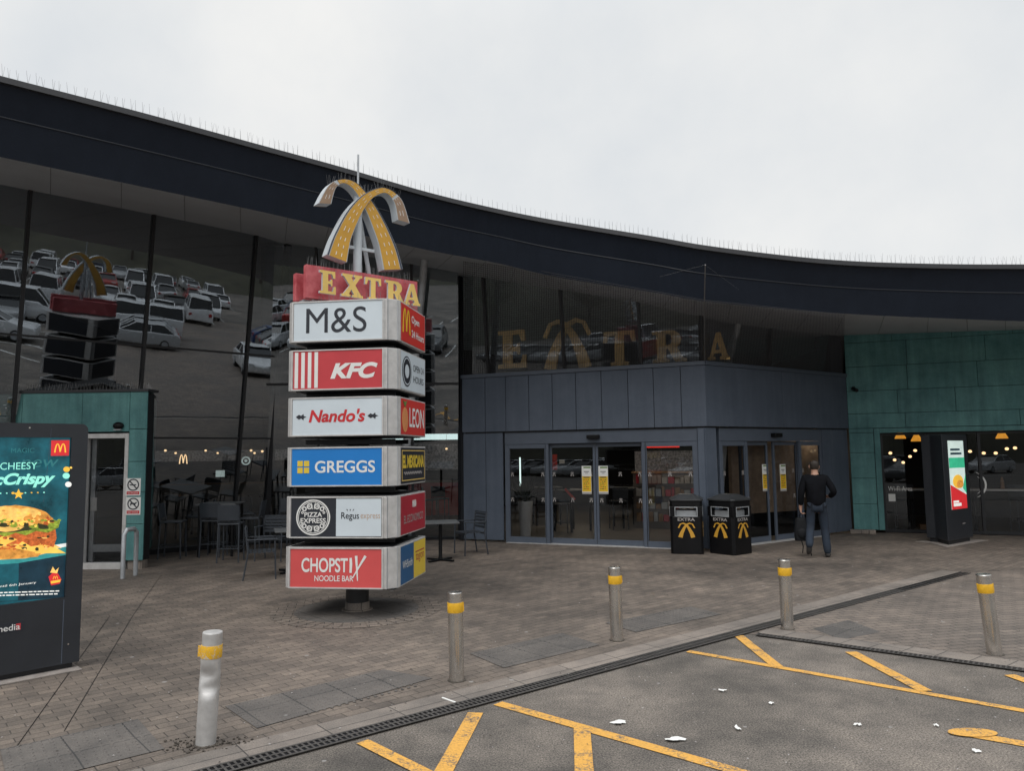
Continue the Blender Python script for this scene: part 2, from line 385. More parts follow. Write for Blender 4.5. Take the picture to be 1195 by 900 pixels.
SERIF = {
 'E': [[(0,0),(.82,0),(.82,.34),(.72,.34),(.66,.12),(.42,.12),(.42,.44),(.54,.44),(.57,.36),(.64,.36),(.64,.64),(.57,.64),(.54,.56),(.42,.56),(.42,.88),(.62,.88),(.69,.70),(.79,.70),(.78,1),(0,1),(0,.9),(.14,.88),(.14,.12),(0,.1)]],
 'X': [[(0,0),(.42,0),(.42,.1),(.34,.12),(.46,.34),(.58,.12),(.5,.1),(.5,0),(1,0),(1,.1),(.9,.12),(.64,.54),(.86,.88),(.96,.9),(.96,1),(.58,1),(.58,.9),(.65,.88),(.55,.7),(.45,.88),(.52,.9),(.52,1),(.04,1),(.04,.9),(.12,.88),(.38,.5),(.1,.12),(0,.1)]],
 'T': [[(.2,0),(.7,0),(.7,.1),(.58,.12),(.58,.88),(.74,.88),(.8,.68),(.9,.68),(.88,1),(.02,1),(0,.68),(.1,.68),(.16,.88),(.32,.88),(.32,.12),(.2,.1)]],
 'R': [[(0,0),(.5,0),(.5,.1),(.4,.12),(.4,.42),(.46,.42),(.66,0),(1,0),(1,.1),(.9,.13),(.72,.47),(.82,.56),(.86,.72),(.8,.88),(.66,.98),(.5,1),(0,1),(0,.9),(.13,.88),(.13,.12),(0,.1)],[(.4,.54),(.4,.88),(.48,.88),(.55,.84),(.58,.72),(.57,.6),(.5,.54)]],
 'A': [[(0,0),(.36,0),(.36,.1),(.27,.12),(.31,.24),(.62,.24),(.66,.12),(.56,.1),(.56,0),(1,0),(1,.1),(.92,.12),(.62,1),(.42,1),(.1,.12),(0,.1)],[(.36,.36),(.47,.68),(.57,.36)]],
}
ARCH_M = [(0,0),(.03,.35),(.1,.75),(.2,.97),(.27,1),(.35,.95),(.44,.72),(.5,.45),(.56,.72),(.65,.95),(.73,1),(.8,.97),(.9,.75),(.97,.35),(1,0),(.88,0),(.86,.35),(.8,.72),(.73,.92),(.66,.75),(.58,.3),(.56,.08),(.44,.08),(.42,.3),(.34,.75),(.27,.92),(.2,.72),(.14,.35),(.12,0)]
def shape(loops, F, u, v, sx, sy):
    """scale unit loops to the frame (u, v = lower left)"""
    if not isinstance(loops[0][0], (tuple, list)): loops = [loops]
    return [[(u + p[0] * sx, v + p[1] * sy) for p in l] for l in loops]
def ribbon(cl, ws):
    cl = [Vector((p[0], p[1])) for p in cl]; L = []; R = []
    for i, p in enumerate(cl):
        d = (cl[min(i + 1, len(cl) - 1)] - cl[max(i - 1, 0)]).normalized(); n = Vector((-d.y, d.x)) * ws[i] / 2
        L.append(tuple(p + n)); R.append(tuple(p - n))
    return L + R[::-1]
def disc(u, v, r, n=32, ry=None):
    ry = ry or r
    return [(u + r * math.cos(2 * math.pi * k / n), v + ry * math.sin(2 * math.pi * k / n)) for k in range(n)]
def ring(u, v, r0, r1, n=36):
    return [disc(u, v, r1, n), disc(u, v, r0, n)]
def crom(pts, k):
    """Catmull-Rom through vectors, k pieces a span"""
    out = []
    for i in range(len(pts) - 1):
        p0, p1, p2, p3 = pts[max(i - 1, 0)], pts[i], pts[i + 1], pts[min(i + 2, len(pts) - 1)]
        for j in range(k):
            t = j / k
            out.append(0.5 * ((2 * p1) + (p2 - p0) * t + (2 * p0 - 5 * p1 + 4 * p2 - p3) * t * t + (3 * p1 - p0 - 3 * p2 + p3) * t ** 3))
    out.append(pts[-1].copy()); return out
ROADA = ([(.14, 0), (.22, .30), (.37, .66), (.52, .90), (.68, .985), (.84, .93), (.955, .66)], [.25, .21, .155, .115, .09, .08, .08])
def road_x(mb, F, u, v, sx, sy, w0, w1, mi=0, gap=0.0015):
    """the crossed-roads mark: one road over the other"""
    a = ribbon(*ROADA); b = [(1 - p[0], p[1]) for p in a][::-1]
    mb.prism(shape(a, F, u, v, sx, sy), w0, w1 + gap, F, mi); mb.prism(shape(b, F, u, v, sx, sy), w0 - gap, w1, F, mi)
# ------------------------------------------------------------------ ground
def sheet(name, pts, z, m, **kw):
    return MB().quad([(p[0], p[1], z) for p in pts], 0).build(name, m, kind='structure', normals=False, **kw)
sheet('ground', [(-600, -600), (600, -600), (600, 600), (-600, 600)], 0.0, M_ASPH)
DM = (G(1127, 669.5) - G(272, 897)); DM.z = 0; DM.normalize(); DN = Vector((-DM.y, DM.x, 0))   # main drain, and the way to the building
PI_ = G(872, 741); PI_ = G(272, 897) + DM * (PI_ - G(272, 897)).dot(DM)
D2 = (G(1195, 784) - PI_); D2.z = 0; D2.normalize(); D2N = Vector((-D2.y, D2.x, 0))
PE = G(1127, 669.5)
PW = PI_ - DM * 34
fore = [PW, PI_, PI_ + D2 * 40, Vector((60, 30, 0)), Vector((-45, 34, 0))]
sheet('forecourt_paving', fore, 0.004, M_PAVE)
sheet('bay_paving', [PI_ + DM * 0.12 + D2 * 0.1, PI_ + D2 * 39.5 + D2N * 0.05, Vector((40, 13.0, 0)), PE + DM * 0.3 + Vector((0.6, 0, 0)), PE], 0.008, M_PAVE2)

def strip(mb, a, b, w, z, mi=0, side=0.0):
    d = (b - a).normalized(); n = Vector((-d.y, d.x, 0))
    a = a + n * side; b = b + n * side
    mb.quad([(*(a - n * w / 2).xy, z), (*(b - n * w / 2).xy, z), (*(b + n * w / 2).xy, z), (*(a + n * w / 2).xy, z)], mi)
def drain(a, b, kw, kside, dw=1.0):
    k = MB(); strip(k, a, b, kw, 0.012, 0, kside); k.build('kerb_setts', M_KERB, kind='structure', normals=False)
    g = MB(); strip(g, a, b, 0.155 * dw, 0.013, 0)
    d = (b - a).normalized(); n = Vector((-d.y, d.x, 0)); L = (b - a).length; Fm = Matrix.Identity(4)
    for i, c in enumerate((d, n, Vector((0, 0, 1)), a)):
        for j in range(3): Fm[j][i] = c[j]
    for y0, y1 in ((-0.082, -0.062), (-0.008, 0.008), (0.062, 0.082)): g.box(0, L, y0 * dw, y1 * dw, 0.014, 0.0185, 1, Fm)
    s = 0.0
    while s < min(L, 13.0):
        for y0, y1 in ((-0.062, -0.008), (0.008, 0.062)): g.box(s, s + 0.016, y0 * dw, y1 * dw, 0.0145, 0.0175, 1, Fm)
        s += 0.042
    g.build('drain_channel', [M_BLACK, mat('worn_cast_iron', (0.075, 0.07, 0.066), 0.7, 0.3, var=0.3, scale=10)], kind='structure', normals=False)
drain(PI_ - DM * 9.2, PE, 0.27, 0.225)
drain(PI_ + D2 * 0.18, PI_ + D2 * 14, 0.27, 0.20, 0.62)

# tactile flags with their blisters
def tactile(pts):
    P = [G(*p) for p in pts]; P = [Vector((p.x, p.y, 0)) for p in P]; mb = MB()
    mb.quad([(p.x, p.y, 0.0095) for p in P], 0)
    A, B, D = P[0], P[1], P[3]; ux = (B - A).length; uy = (D - A).length
    for i in range(int(ux / 0.066)):
        for j in range(int(uy / 0.066)):
            q = A + (B - A) * ((i + 0.5) * 0.066 / ux) + (D - A) * ((j + 0.5) * 0.066 / uy)
            mb.lathe([(0.016, 0.0093), (0.011, 0.0145)], 7, 0, Matrix.Translation(q))
    mb.build('tactile_paving', M_TACT, kind='structure')
tactile([(0, 877), (161, 841), (192, 876), (10, 921)])
tactile([(262, 826), (448, 783), (505, 793), (300, 852)])
tactile([(548, 764), (656, 740), (700, 754), (588, 781)])
tactile([(706, 728), (806, 709), (842, 718), (742, 739)])
tactile([(948, 735), (990, 725), (1028, 739), (982, 748)])

# soldier course joints, the ring round the pylon
jn = MB()
for a, b in (((20, 872), (128, 720)), ((75, 854.5), (154.6, 720)), ((154.6, 720), (188, 672)), ((30, 690), (330, 662)), ((560, 661), (620, 656))):
    strip(jn, G(*a), G(*b), 0.007, 0.0062)
jn.build('paving_joint', M_BLACK, kind='structure', normals=False)
PC = G(417, 712)
rg = MB(); n = 40
for i in range(n):
    t0, t1 = 2 * math.pi * i / n + 0.008, 2 * math.pi * (i + 1) / n - 0.008
    rg.quad([(PC.x + r * math.cos(t), PC.y + r * math.sin(t), 0.0085) for r, t in ((0.80, t0), (1.10, t0), (1.10, t1), (0.80, t1))], 0)
rg.build('ring_of_setts', M_PAVE2, kind='structure', normals=False)
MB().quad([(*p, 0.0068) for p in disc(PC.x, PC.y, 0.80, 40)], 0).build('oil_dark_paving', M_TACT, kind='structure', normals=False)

# painted lines
yl = MB()
def pl(a, b, w, z): strip(yl, G(*a), G(*b), w, z)
pl((581, 822), (900, 913), 0.105, 0.006); pl((679, 849), (683, 925), 0.12, 0.0085)
pl((555, 833), (505, 925), 0.12, 0.006); pl((423, 867), (560, 936), 0.10, 0.0085)
pl((803, 761), (1320, 853), 0.088, 0.006); pl((862, 743), (908, 780), 0.11, 0.0085); pl((993, 762), (1080, 808), 0.12, 0.0085)
pl((1118, 856), (1330, 893), 0.115, 0.006); pl((1178, 789), (1290, 829), 0.11, 0.0085)
e0 = G(1135, 857)
yl.quad([(e0.x + 0.17 * math.cos(t) , e0.y + 0.085 * math.sin(t), 0.011) for t in [2 * math.pi * k / 20 for k in range(20)]], 0)
yl.build('yellow_hatch_lines', M_YEL, kind='structure', normals=False)

# ------------------------------------------------------------------ the building
T8 = math.tan(rad(8.2))
g0 = G(0, 388, 4.33); g1 = G(330, 418, 4.33)
GD = (Matrix.Rotation(rad(-3), 3, 'Z') @ Vector(((g1 - g0).x, (g1 - g0).y, 0))).normalized(); g0 = (g0 + g1) / 2; GN = Vector((GD.y, -GD.x, 0))       # glass wall direction, outward
GUP = Vector((GN.x * T8, GN.y * T8, 1)).normalized()
FG = frame(g0, GD, GUP)                                                                     # tilted glass plane, v = 0 at the transom
bL = G(540, 632); bC = G(830, 643); bR = G(997, 622); bT = G(1195, 627)
FL = frame(bL, bC - bL); FR = frame(bC, bR - bC); FT_ = frame(bR, bT - bR)
LEN_L = (bC - bL).length; LEN_R = (bR - bC).length
ZP = V(829, 421, bC.y).z                                                                     # parapet of the entrance block
B = thing('service_station_building', 'curved motorway services with navy roof band, tall tilted glass wall and grey entrance block', 'building', (0, 18, 0))

# roof: fascia bottom / top curves and the wall line
def gp(px, py): return onplane(px, py, g0, FG.col[2].to_3d())
FBp = [(-420, 90, 8.4), (-200, 140, 9.3), (0, 183, 10.2), (167, 218, 11.1), (300, 246, 12.1), (400, 269, 13.1), (500, 292, 14.0), (580, 307, 14.4), (648, 323, 14.4), (760, 341, 14.0), (823, 352, 13.7), (919, 361, 13.9), (1000, 367, 14.1), (1100, 371.5, 14.1), (1195, 375, 13.9), (1400, 379, 13.3), (1600, 380, 12.5)]
FTp = [-15, 40, 93, 136, 172, 199, 228, 247, 260.5, 279, 290, 302, 308.5, 311.5, 312, 311, 309]
FB = [V(*p) for p in FBp]
FTOP = [V(p[0], t, p[2] - 0.38) for p, t in zip(FBp, FTp)]
WL = [gp(-400, 130), gp(-190, 177), gp(0, 215), gp(167, 248), gp(300, 275), None, None, V(565, 325, 17.5), V(658, 341, 17.0), V(748, 354.6, 16.15), V(823, 368, 15.4), V(900, 381, 16.6), V(990, 391, 18.35), V(1100, 388, 17.7), V(1195, 385, 17.05), V(1400, 380, 15.9), V(1600, 378, 14.6)]
for i in (5, 6): WL[i] = WL[4].lerp(WL[7], (i - 4) / 3)
BK = [Vector((w.x * 1.25 - 3 + i * 0.2, 31 + 0.0 * i, w.z + 0.05)) for i, w in enumerate(WL)]
K = 6
cFB, cFT, cWL, cBK = (crom(x, K) for x in (FB, FTOP, WL, BK))
def loft(rows, mi=0):
    mb = MB(); n = len(rows[0]); vs = [p for r in rows for p in r]; fs = []
    for r in range(len(rows) - 1):
        for i in range(n - 1): a = r * n + i; fs.append((a, a + 1, a + n + 1, a + n))
    mb.add(vs, fs, mi); return mb
mid = [a.lerp(b, 0.56) + Vector((0, 0.045, -0.02)) for a, b in zip(cFB, cFT)]
roof = loft([[p + Vector((0, 0.03, -0.03)) for p in cFT], [p + Vector((0, 0.1, 0.35)) for p in cBK]]).build('roof', M_TRIM, B, smooth=True)
fa = loft([cFB, mid, cFT])
fascia = fa.build('fascia', M_NAVY, roof)
cr_ = MB(); cr_.tube([p + Vector((0, -0.004, 0)) for p in mid], 0.011, 6); cr_.build('fascia_seam', mat('navy_seam', (0.022, 0.027, 0.037), 0.5), roof, smooth=True)
sf = loft([[p + Vector((0, 0.004, 0.002)) for p in cFB], cWL, cBK]).build('soffit', M_SOFF, roof)
ed = MB()
for i in range(len(cFT) - 1):
    a, b = cFT[i], cFT[i + 1]
    ed.add([a + Vector((0, y, z)) for y, z in ((-0.05, -0.04), (-0.05, 0.045), (0.16, 0.045), (0.16, -0.04))] + [b + Vector((0, y, z)) for y, z in ((-0.05, -0.04), (-0.05, 0.045), (0.16, 0.045), (0.16, -0.04))],
           [(0, 1, 5, 4), (1, 2, 6, 5), (2, 3, 7, 6), (3, 0, 4, 7)])
ed.build('roof_edge_trim', M_TRIM, roof)
# soffit joints
sj = MB()
for i in range(2, len(cFB) - 2, 3):
    sj.tube([cFB[i] + Vector((0, 0, -0.001)), cWL[i] + Vector((0, 0, -0.001))], 0.004, 4)
sj.build('soffit_joint', mat('soffit_joint_grey', (0.12, 0.12, 0.125), 0.6), roof)
sp = MB()
def spikes(mb, path, step, h, r=0.0022, lean=0.035):
    for i in range(len(path) - 1):
        a, b = path[i], path[i + 1]; L = (b - a).length; k = max(1, int(L / step))
        for j in range(k):
            p = a.lerp(b, (j + random.random() * 0.5) / k)
            for s in (-1, 1):
                if random.random() < 0.06: continue
                q = p + Vector((random.uniform(-.012, .012), s * lean + random.uniform(-.01, .01), h * random.uniform(0.8, 1.1)))
                mb.tube([p + Vector((0, s * 0.006, 0)), q], [r, r * 0.6], 3, caps=False)
spikes(sp, [p + Vector((0, -0.02, 0.055)) for p in cFT], 0.075, 0.15)
o = sp.build('bird_spikes', M_WIRE, roof, normals=False); o['kind'] = 'stuff'

# ---- tall tilted glass wall
UV = lambda px, py: onF(FG, px, py)
zb = -4.33 / GUP.z
vtop = 2.9 / GUP.z
U0, U1 = -9.5, UV(322, 440)[0]
gw = MB().quad([(U0, zb, 0), (U1, zb, 0), (U1, vtop, 0), (U0, vtop, 0)], 0, FG).build('glass_wall', M_GLASS, B, normals=False)
um = UV(23, 388)[0]; us = (UV(288, 413)[0] - um) / 2
k = -5
while um + us * k < U1 - 0.1:
    u = um + us * k; k += 1
    if u < U0: continue
    MB().box(u - 0.03, u + 0.03, zb, vtop, -0.12, 0.06, 0, FG).build('mullion', M_DARKF, gw)
MB().box(U1 - 0.03, U1 + 0.1, zb, vtop, -0.12, 0.07, 0, FG).build('mullion', M_DARKF, gw)
for v, hh, pp in ((0.0, 0.022, 0.052), (zb + 0.06, 0.05, 0.05), (zb + 2.47, 0.018, 0.035)): MB().box(U0, U1, v - hh, v + hh, 0.004, pp, 0, FG).build('transom', M_DARKF, gw)
# second length of glass, square to the entrance, behind the pylon
s0 = FG @ Vector((U1 + 0.05, zb, 0)); s1 = bL + Vector((-0.12, 0.42, 0)); s0.z = 0
FG2a = frame(s0, s1 - s0); FG2 = frame(s0, s1 - s0, (Vector((0, 0, 1)) + FG2a.col[2].to_3d() * T8).normalized())
LG2 = (s1 - s0).length
gw2 = MB().quad([(0.02, 0, 0), (LG2, 0, 0), (LG2, 6.9, 0), (0.02, 6.9, 0)], 0, FG2).build('glass_wall', M_GLASS, B, normals=False)
for u in (LG2 * 0.28, LG2 * 0.52, LG2 * 0.76): MB().box(u - 0.03, u + 0.03, 0.0, 6.9, -0.1, 0.06, 0, FG2).build('mullion', M_DARKF, gw2)
for v in (0.05, onF(FG2, 520, 448)[1]): MB().box(0.1, LG2, v - 0.03, v + 0.03, 0.004, 0.05, 0, FG2).build('transom', M_DARKF, gw2)

# ---- entrance block
def fx(F, px, py=580, w=0.0): return onF(F, px, py, w)[0]
ZB = V(829, 497.5, bC.y).z                                      # bottom of the upper panels
DEP = 0.30
ew = MB()
# upper panel band, left face: vertical cassettes with open joints
jl = [0] + [fx(FL, p, 470) for p in (566, 590, 617, 644.5, 672, 702, 733, 763, 795)] + [LEN_L]
ew.box(0.01, LEN_L - 0.03, ZB + 0.02, ZP - 0.05, -DEP, -0.03, 1, FL)
for a, b in zip(jl, jl[1:]): ew.box(a + 0.006, b - (0.006 if b < LEN_L else 0.0), ZB, ZP - 0.09, -0.026, 0.0, 0, FL)
jr = [0, LEN_R * 0.5, LEN_R]
ew.box(0.03, LEN_R - 0.01, ZB + 0.02, ZP - 0.05, -DEP, -0.03, 1, FR)
for a, b in zip(jr, jr[1:]): ew.box(a + (0.004 if a > 0 else 0), b - 0.004, ZB, ZP - 0.09, -0.026, 0.0, 0, FR)
ewall = ew.build('entrance_wall', [M_GREY, M_DARKF], B, bevel=0.004, seg=1)
cp = MB(); cp.box(-0.02, LEN_L + 0.012, ZP - 0.087, ZP, -0.34, 0.03, 0, FL); cp.build('parapet_coping', M_GREYF, B, bevel=0.006)
cp = MB(); cp.box(-0.012 + 0.03, LEN_R + 0.02, ZP - 0.0875, ZP - 0.001, -0.34, 0.029, 0, FR); cp.build('parapet_coping', M_GREYF, B, bevel=0.006)
def wall_panel(F, a, b, z0, z1, w0, w1): MB().box(a, b, z0, z1, w0, w1, 0, F).build('wall_panel', M_GREY, B, bevel=0.004, seg=1)
x587 = fx(FL, 586, 560); xs = fx(FL, 566, 560); x818 = fx(FL, 815, 560)
for a, b in ((0.0, xs - 0.005), (xs + 0.005, x587)): wall_panel(FL, a, b, 0.05, ZB - 0.03, -0.10, -0.05)
wall_panel(FL, x818 + 0.004, LEN_L - 0.03, 0.03, ZB - 0.03, -0.12, -0.045)
xr0 = fx(FR, 840, 560); xr1 = fx(FR, 964, 560)
wall_panel(FR, 0.0, xr0 - 0.004, 0.03, ZB - 0.03, -0.12, -0.046)
xj = fx(FR, 975, 560)
for a, b in ((xr1 + 0.005, xj), (xj + 0.01, LEN_R)): wall_panel(FR, a, b, 0.05, ZB - 0.03, -0.10, -0.05)
FS = frame(bL + (-FL.col[2].to_3d()) * 3.4, FL.col[2].to_3d())
wall_panel(FS, 2.9, 3.34, 0.05, ZP - 0.09, -0.06, 0.0)
# dark shadow gap
MB().box(0.02, LEN_L - 0.05, ZB - 0.03, ZB - 0.003, -0.2, -0.07, 0, FL).build('shadow_gap', M_DARKF, B)
MB().box(0.05, LEN_R - 0.02, ZB - 0.03, ZB - 0.004, -0.2, -0.07, 0, FR).build('shadow_gap', M_DARKF, B)

def doorset(F, px, name, pyt):
    """px: sidelight | door | door | sidelight edges in photo columns"""
    x = [fx(F, p, 570, -0.08) for p in px]; zt = ZB - 0.035
    hd = V(px[0], pyt, (F @ Vector((x[0], 0, -0.08))).y).z
    fr_ = MB()
    fr_.box(x[0] - 0.05, x[-1] + 0.05, hd, zt, -0.16, -0.07, 0, F)                    # header
    fr_.box(x[0] - 0.05, x[0] + 0.05, 0.0, hd - 0.002, -0.15, -0.075, 0, F); fr_.box(x[-1] - 0.05, x[-1] + 0.05, 0.0, hd - 0.002, -0.15, -0.075, 0, F)
    for i in (1, 3): fr_.box(x[i] - 0.035, x[i] + 0.035, 0.0, hd - 0.002, -0.145, -0.076, 0, F)
    f = fr_.build('door_frame', M_GREYF, B, bevel=0.004, seg=1)
    for i in (0, 3):
        a, b = x[i] + 0.045, x[i + 1] - 0.045
        s = MB(); s.box(a, b, 0.0, 0.14, -0.14, -0.08, 0, F); s.box(a, b, hd - 0.1, hd - 0.004, -0.14, -0.08, 0, F); s.box(a, a + 0.02, 0.141, hd - 0.101, -0.135, -0.085, 0, F); s.box(b - 0.02, b, 0.141, hd - 0.101, -0.135, -0.085, 0, F)
        s = s.build('sidelight', M_GREYF, B, bevel=0.003, seg=1)
        MB().quad([(a, 0.14, -0.11), (b, 0.14, -0.11), (b, hd - 0.1, -0.11), (a, hd - 0.1, -0.11)], 0, F).build('pane', M_GLASSD, s, normals=False)
    return f, x, hd
def leaf(F, a, b, hd, w=-0.20):
    s = MB(); t = 0.055
    s.box(a, a + t, 0.012, hd - 0.01, w - 0.03, w + 0.02, 0, F); s.box(b - t, b, 0.012, hd - 0.01, w - 0.03, w + 0.02, 0, F)
    s.box(a + t, b - t, 0.012, 0.13, w - 0.028, w + 0.018, 0, F); s.box(a + t, b - t, hd - 0.09, hd - 0.011, w - 0.028, w + 0.018, 0, F)
    s = s.build('sliding_door', M_GREYF, B, bevel=0.003, seg=1)
    MB().quad([(a + t, 0.13, w), (b - t, 0.13, w), (b - t, hd - 0.09, w), (a + t, hd - 0.09, w)], 0, F).build('pane', M_GLASSD, s, normals=False)
    return s
f1, x1, h1 = doorset(FL, (592, 639, 694, 752, 813), 'l', 519)
leaf(FL, x1[1] + 0.02, x1[2] - 0.005, h1); leaf(FL, x1[2] + 0.005, x1[3] - 0.02, h1)
f2, x2, h2 = doorset(FR, (843, 873, 906, 935.5, 961), 'r', 515)
leaf(FR, x2[1] - 0.1, x2[2] - 0.12, h2); leaf(FR, x2[2] + 0.08, x2[3] + 0.04, h2)
for F, px in ((FL, 692), (FR, 907)):
    u, v = onF(F, px, 510 if F is FL else 508)
    s = MB(); s.box(u - 0.14, u + 0.14, v - 0.045, v + 0.045, -0.068, 0.05, 0, F); s.build('door_sensor', M_BLACK, B, bevel=0.015)
MB().box(x1[0], x1[-1], 0.0042, 0.012, -0.19, 0.02, 0, FL).build('threshold', M_SILV, B)
MB().box(x2[0], x2[-1], 0.0042, 0.012, -0.19, 0.02, 0, FR).build('threshold', M_SILV, B)
# manifestation marks (pale crossed arches) on the door panes
for F, x, ws in ((FL, x1, (-0.108, -0.198)), (FR, x2, (-0.108, -0.198))):
    for i in range(4):
        w = ws[1] if i in (1, 2) else ws[0]
        a, b = x[i] + 0.12, x[i + 1] - 0.12
        n = max(2, int((b - a) / 0.28))
        for z in (0.93, 1.5):
            for j in range(n):
                mk = MB(); road_x(mk, F, a + (b - a) * j / max(1, n - 1) - 0.04, z, 0.08, 0.09, w + 0.004, w + 0.005); mk.build('glass_marking', M_LETG, f1 if F is FL else f2, normals=False)

# upper glazing (tilted outwards a little), its mullions
T7 = math.tan(rad(6.2))
def tilted(F, inset=0.22):
    x = F.col[0].to_3d(); n = F.col[2].to_3d(); o = F.to_translation() - n * inset + Vector((0, 0, ZP))
    return frame(o, x, (Vector((0, 0, 1)) + n * T7).normalized())
TL, TR = tilted(FL), tilted(FR)
def upglaz(F, pxs, u0, u1, vt0, vt1):
    g = MB().quad([(u0, -0.1, 0), (u1, -0.1, 0), (u1 + (0.0), vt1, 0), (u0, vt0, 0)], 0, F).build('upper_glazing', M_GLASSU, B, normals=False)
    for px, py in pxs:
        u = onF(F, px, py)[0]; t = vt0 + (vt1 - vt0) * (u - u0) / (u1 - u0)
        MB().box(u - 0.027, u + 0.027, -0.1, t, -0.1, 0.05, 0, F).build('mullion', M_DARKF, g)
    MB().box(u0, u1, -0.1, 0.03, 0.004, 0.04, 0, F).build('sill', M_DARKF, g)
upglaz(TL, ((568, 400), (657, 400), (747, 400)), -0.05, LEN_L - 0.13, 2.45, 1.35)
upglaz(TR, ((898, 410),), 0.13, LEN_R - 0.45, 1.25, 1.15)
cpst = MB(); pc0 = bC + Vector((0.0, 0.25, ZP - 0.1)); cpst.tube([pc0, pc0 + Vector((0.0, -0.16, 1.35))], 0.045, 6); cpst.build('corner_post', M_DARKF, B)
cpst = MB(); cpst.tube([bL + Vector((-0.03, 0.06, 0.03)), bL + Vector((-0.03, 0.06, 6.4))], 0.075, 4); cpst.build('corner_post', M_DARKF, B)
pr = MB(); pr.box(LEN_R - 0.45, LEN_R + 0.05, ZP - 0.1, ZP + 1.6, -0.5, -0.12, 0, FR); pr.build('end_pier', M_NAVY, B)

# ---- teal wing on the right, laid as panels
def cladding(mb, F, u0, u1, v0, v1, rows, seed, thick=0.03, wmin=1.2, wmax=2.4):
    rn = random.Random(seed); v = v0
    for h in rows:
        vv = min(v + h, v1)
        if vv - v > 0.03:
            u = u0 - rn.uniform(0, 0.8) * 0
            first = True
            while u < u1 - 0.02:
                w = rn.uniform(wmin, wmax) * (0.6 if first else 1); first = False; b = min(u1, u + w)
                if u1 - b < 0.3: b = u1
                e = rn.uniform(0, 0.004)
                mb.box(u + 0.004, b - 0.004, v + 0.004, vv - 0.004, -thick + 0.002, e, 0, F); u = b
        v = vv
        if v >= v1: break
tw = MB()
uo = fx(FT_, 1030, 560); zo = V(1030, 505, (FT_ @ Vector((uo, 0, 0))).y).z
UE = 10.0
tw.box(0.0, uo - 0.002, 0.06, 5.2, -0.3, -0.032, 1, FT_); tw.box(uo, UE, zo + 0.05, 5.2, -0.3, -0.032, 1, FT_)
cladding(tw, FT_, 0.0, uo - 0.14, 0.08, zo, (0.62, 0.62, 0.62, 0.62), 3)
cladding(tw, FT_, 0.0, UE, zo + 0.11, 5.2, (0.36, 0.56, 0.6, 0.6, 0.6), 5)
tw.box(0.0, uo - 0.14, zo + 0.004, zo + 0.106, -0.028, 0.001, 0, FT_)
teal = tw.build('teal_wall', [M_TEAL, M_DARKF], B, bevel=0.004, seg=1)
rv = MB(); rv.box(uo - 0.132, uo - 0.004, 0.08, zo + 0.1, -0.27, 0.012, 0, FT_); rv.box(uo - 0.002, UE, zo - 0.01, zo + 0.1, -0.27, 0.012, 0, FT_)
rv.build('window_surround', M_TEAL, B, bevel=0.006)
wf = MB(); mxs = [uo + 0.03] + [fx(FT_, p, 560) for p in (1086, 1147)]
mxs += [mxs[-1] + 1.15 * k for k in range(1, 6)]
for u in mxs: wf.box(u - 0.03, u + 0.03, 0.02, zo - 0.012, -0.26, -0.17, 0, FT_)
for a, b in zip(mxs, mxs[1:]): wf.box(a + 0.032, b - 0.032, 0.02, 0.09, -0.25, -0.18, 0, FT_); wf.box(a + 0.032, b - 0.032, zo - 0.07, zo - 0.013, -0.25, -0.18, 0, FT_)
wfo = wf.build('shop_window_frame', M_DARKF, B)
for a, b in zip(mxs, mxs[1:]):
    MB().quad([(a + 0.03, 0.06, -0.22), (b - 0.03, 0.06, -0.22), (b - 0.03, zo - 0.05, -0.22), (a + 0.03, zo - 0.05, -0.22)], 0, FT_).build('pane', M_GLASSD, wfo, normals=False)

# ---- teal lobby on the left
tc_ = G(166, 665); FB1 = frame(tc_, (1, -0.035, 0)); zt1 = V(171, 457, tc_.y).z
s_end = V(178, 650, tc_.y + 2.6); FB2 = frame(tc_, Vector((s_end.x - tc_.x, 2.6, 0)))
tl = MB(); dl, dr = onF(FB1, 96, 590)[0], onF(FB1, 147, 590)[0]; dz = V(120, 506, tc_.y).z
tl.box(-5, dl - 0.07, 0.16, zt1 - 0.03, -0.3, -0.03, 1, FB1); tl.box(dr + 0.01, -0.031, 0.16, zt1 - 0.03, -0.3, -0.03, 1, FB1); tl.box(dl - 0.07, dr + 0.01, dz + 0.04, zt1 - 0.031, -0.3, -0.031, 1, FB1)
tl.box(0.32, 2.6, 0.16, zt1 - 0.03, -0.3, -0.03, 1, FB2)
rows = (0.66, 0.58, 0.56, 0.60, 0.72)
cladding(tl, FB1, dr + 0.01, 0.0, 0.16, zt1, rows, 2); cladding(tl, FB1, -5, dl - 0.07, 0.16, zt1, rows, 4)
tl.box(dl - 0.07, dr + 0.006, dz + 0.03, zt1 - 0.004, -0.028, 0.001, 0, FB1)
cladding(tl, FB2, 0.0, 2.6, 0.16, zt1, rows, 9)
lob = tl.build('teal_lobby', [M_TEAL, M_DARKF], B, bevel=0.004, seg=1)
pl_ = MB(); pl_.box(dr + 0.03, -0.04, 0.004, 0.155, -0.25, -0.05, 0, FB1); pl_.build('plinth', M_KERB, B)
MB().box(0.06, 2.6, 0.004, 0.155, -0.06, -0.04, 0, FB2).build('plinth', M_KERB, B)
cpv = MB(); cpv.box(-5, 0.02, zt1, zt1 + 0.05, -0.35, 0.03, 0, FB1); cpv.build('lobby_coping', M_TRIM, B)
MB().box(0.32, 2.6, zt1 + 0.001, zt1 + 0.049, -0.3, 0.03, 0, FB2).build('lobby_coping', M_TRIM, B)
lr = MB(); lr.quad([FB1 @ Vector((-5, zt1 - 0.02, -0.2)), FB1 @ Vector((-0.1, zt1 - 0.02, -0.2)), FB2 @ Vector((2.6, zt1 - 0.02, -0.2)), FB1 @ Vector((-5, zt1 - 0.02, -2.6))], 0); lr.build('lobby_roof', M_TRIM, B, normals=False)
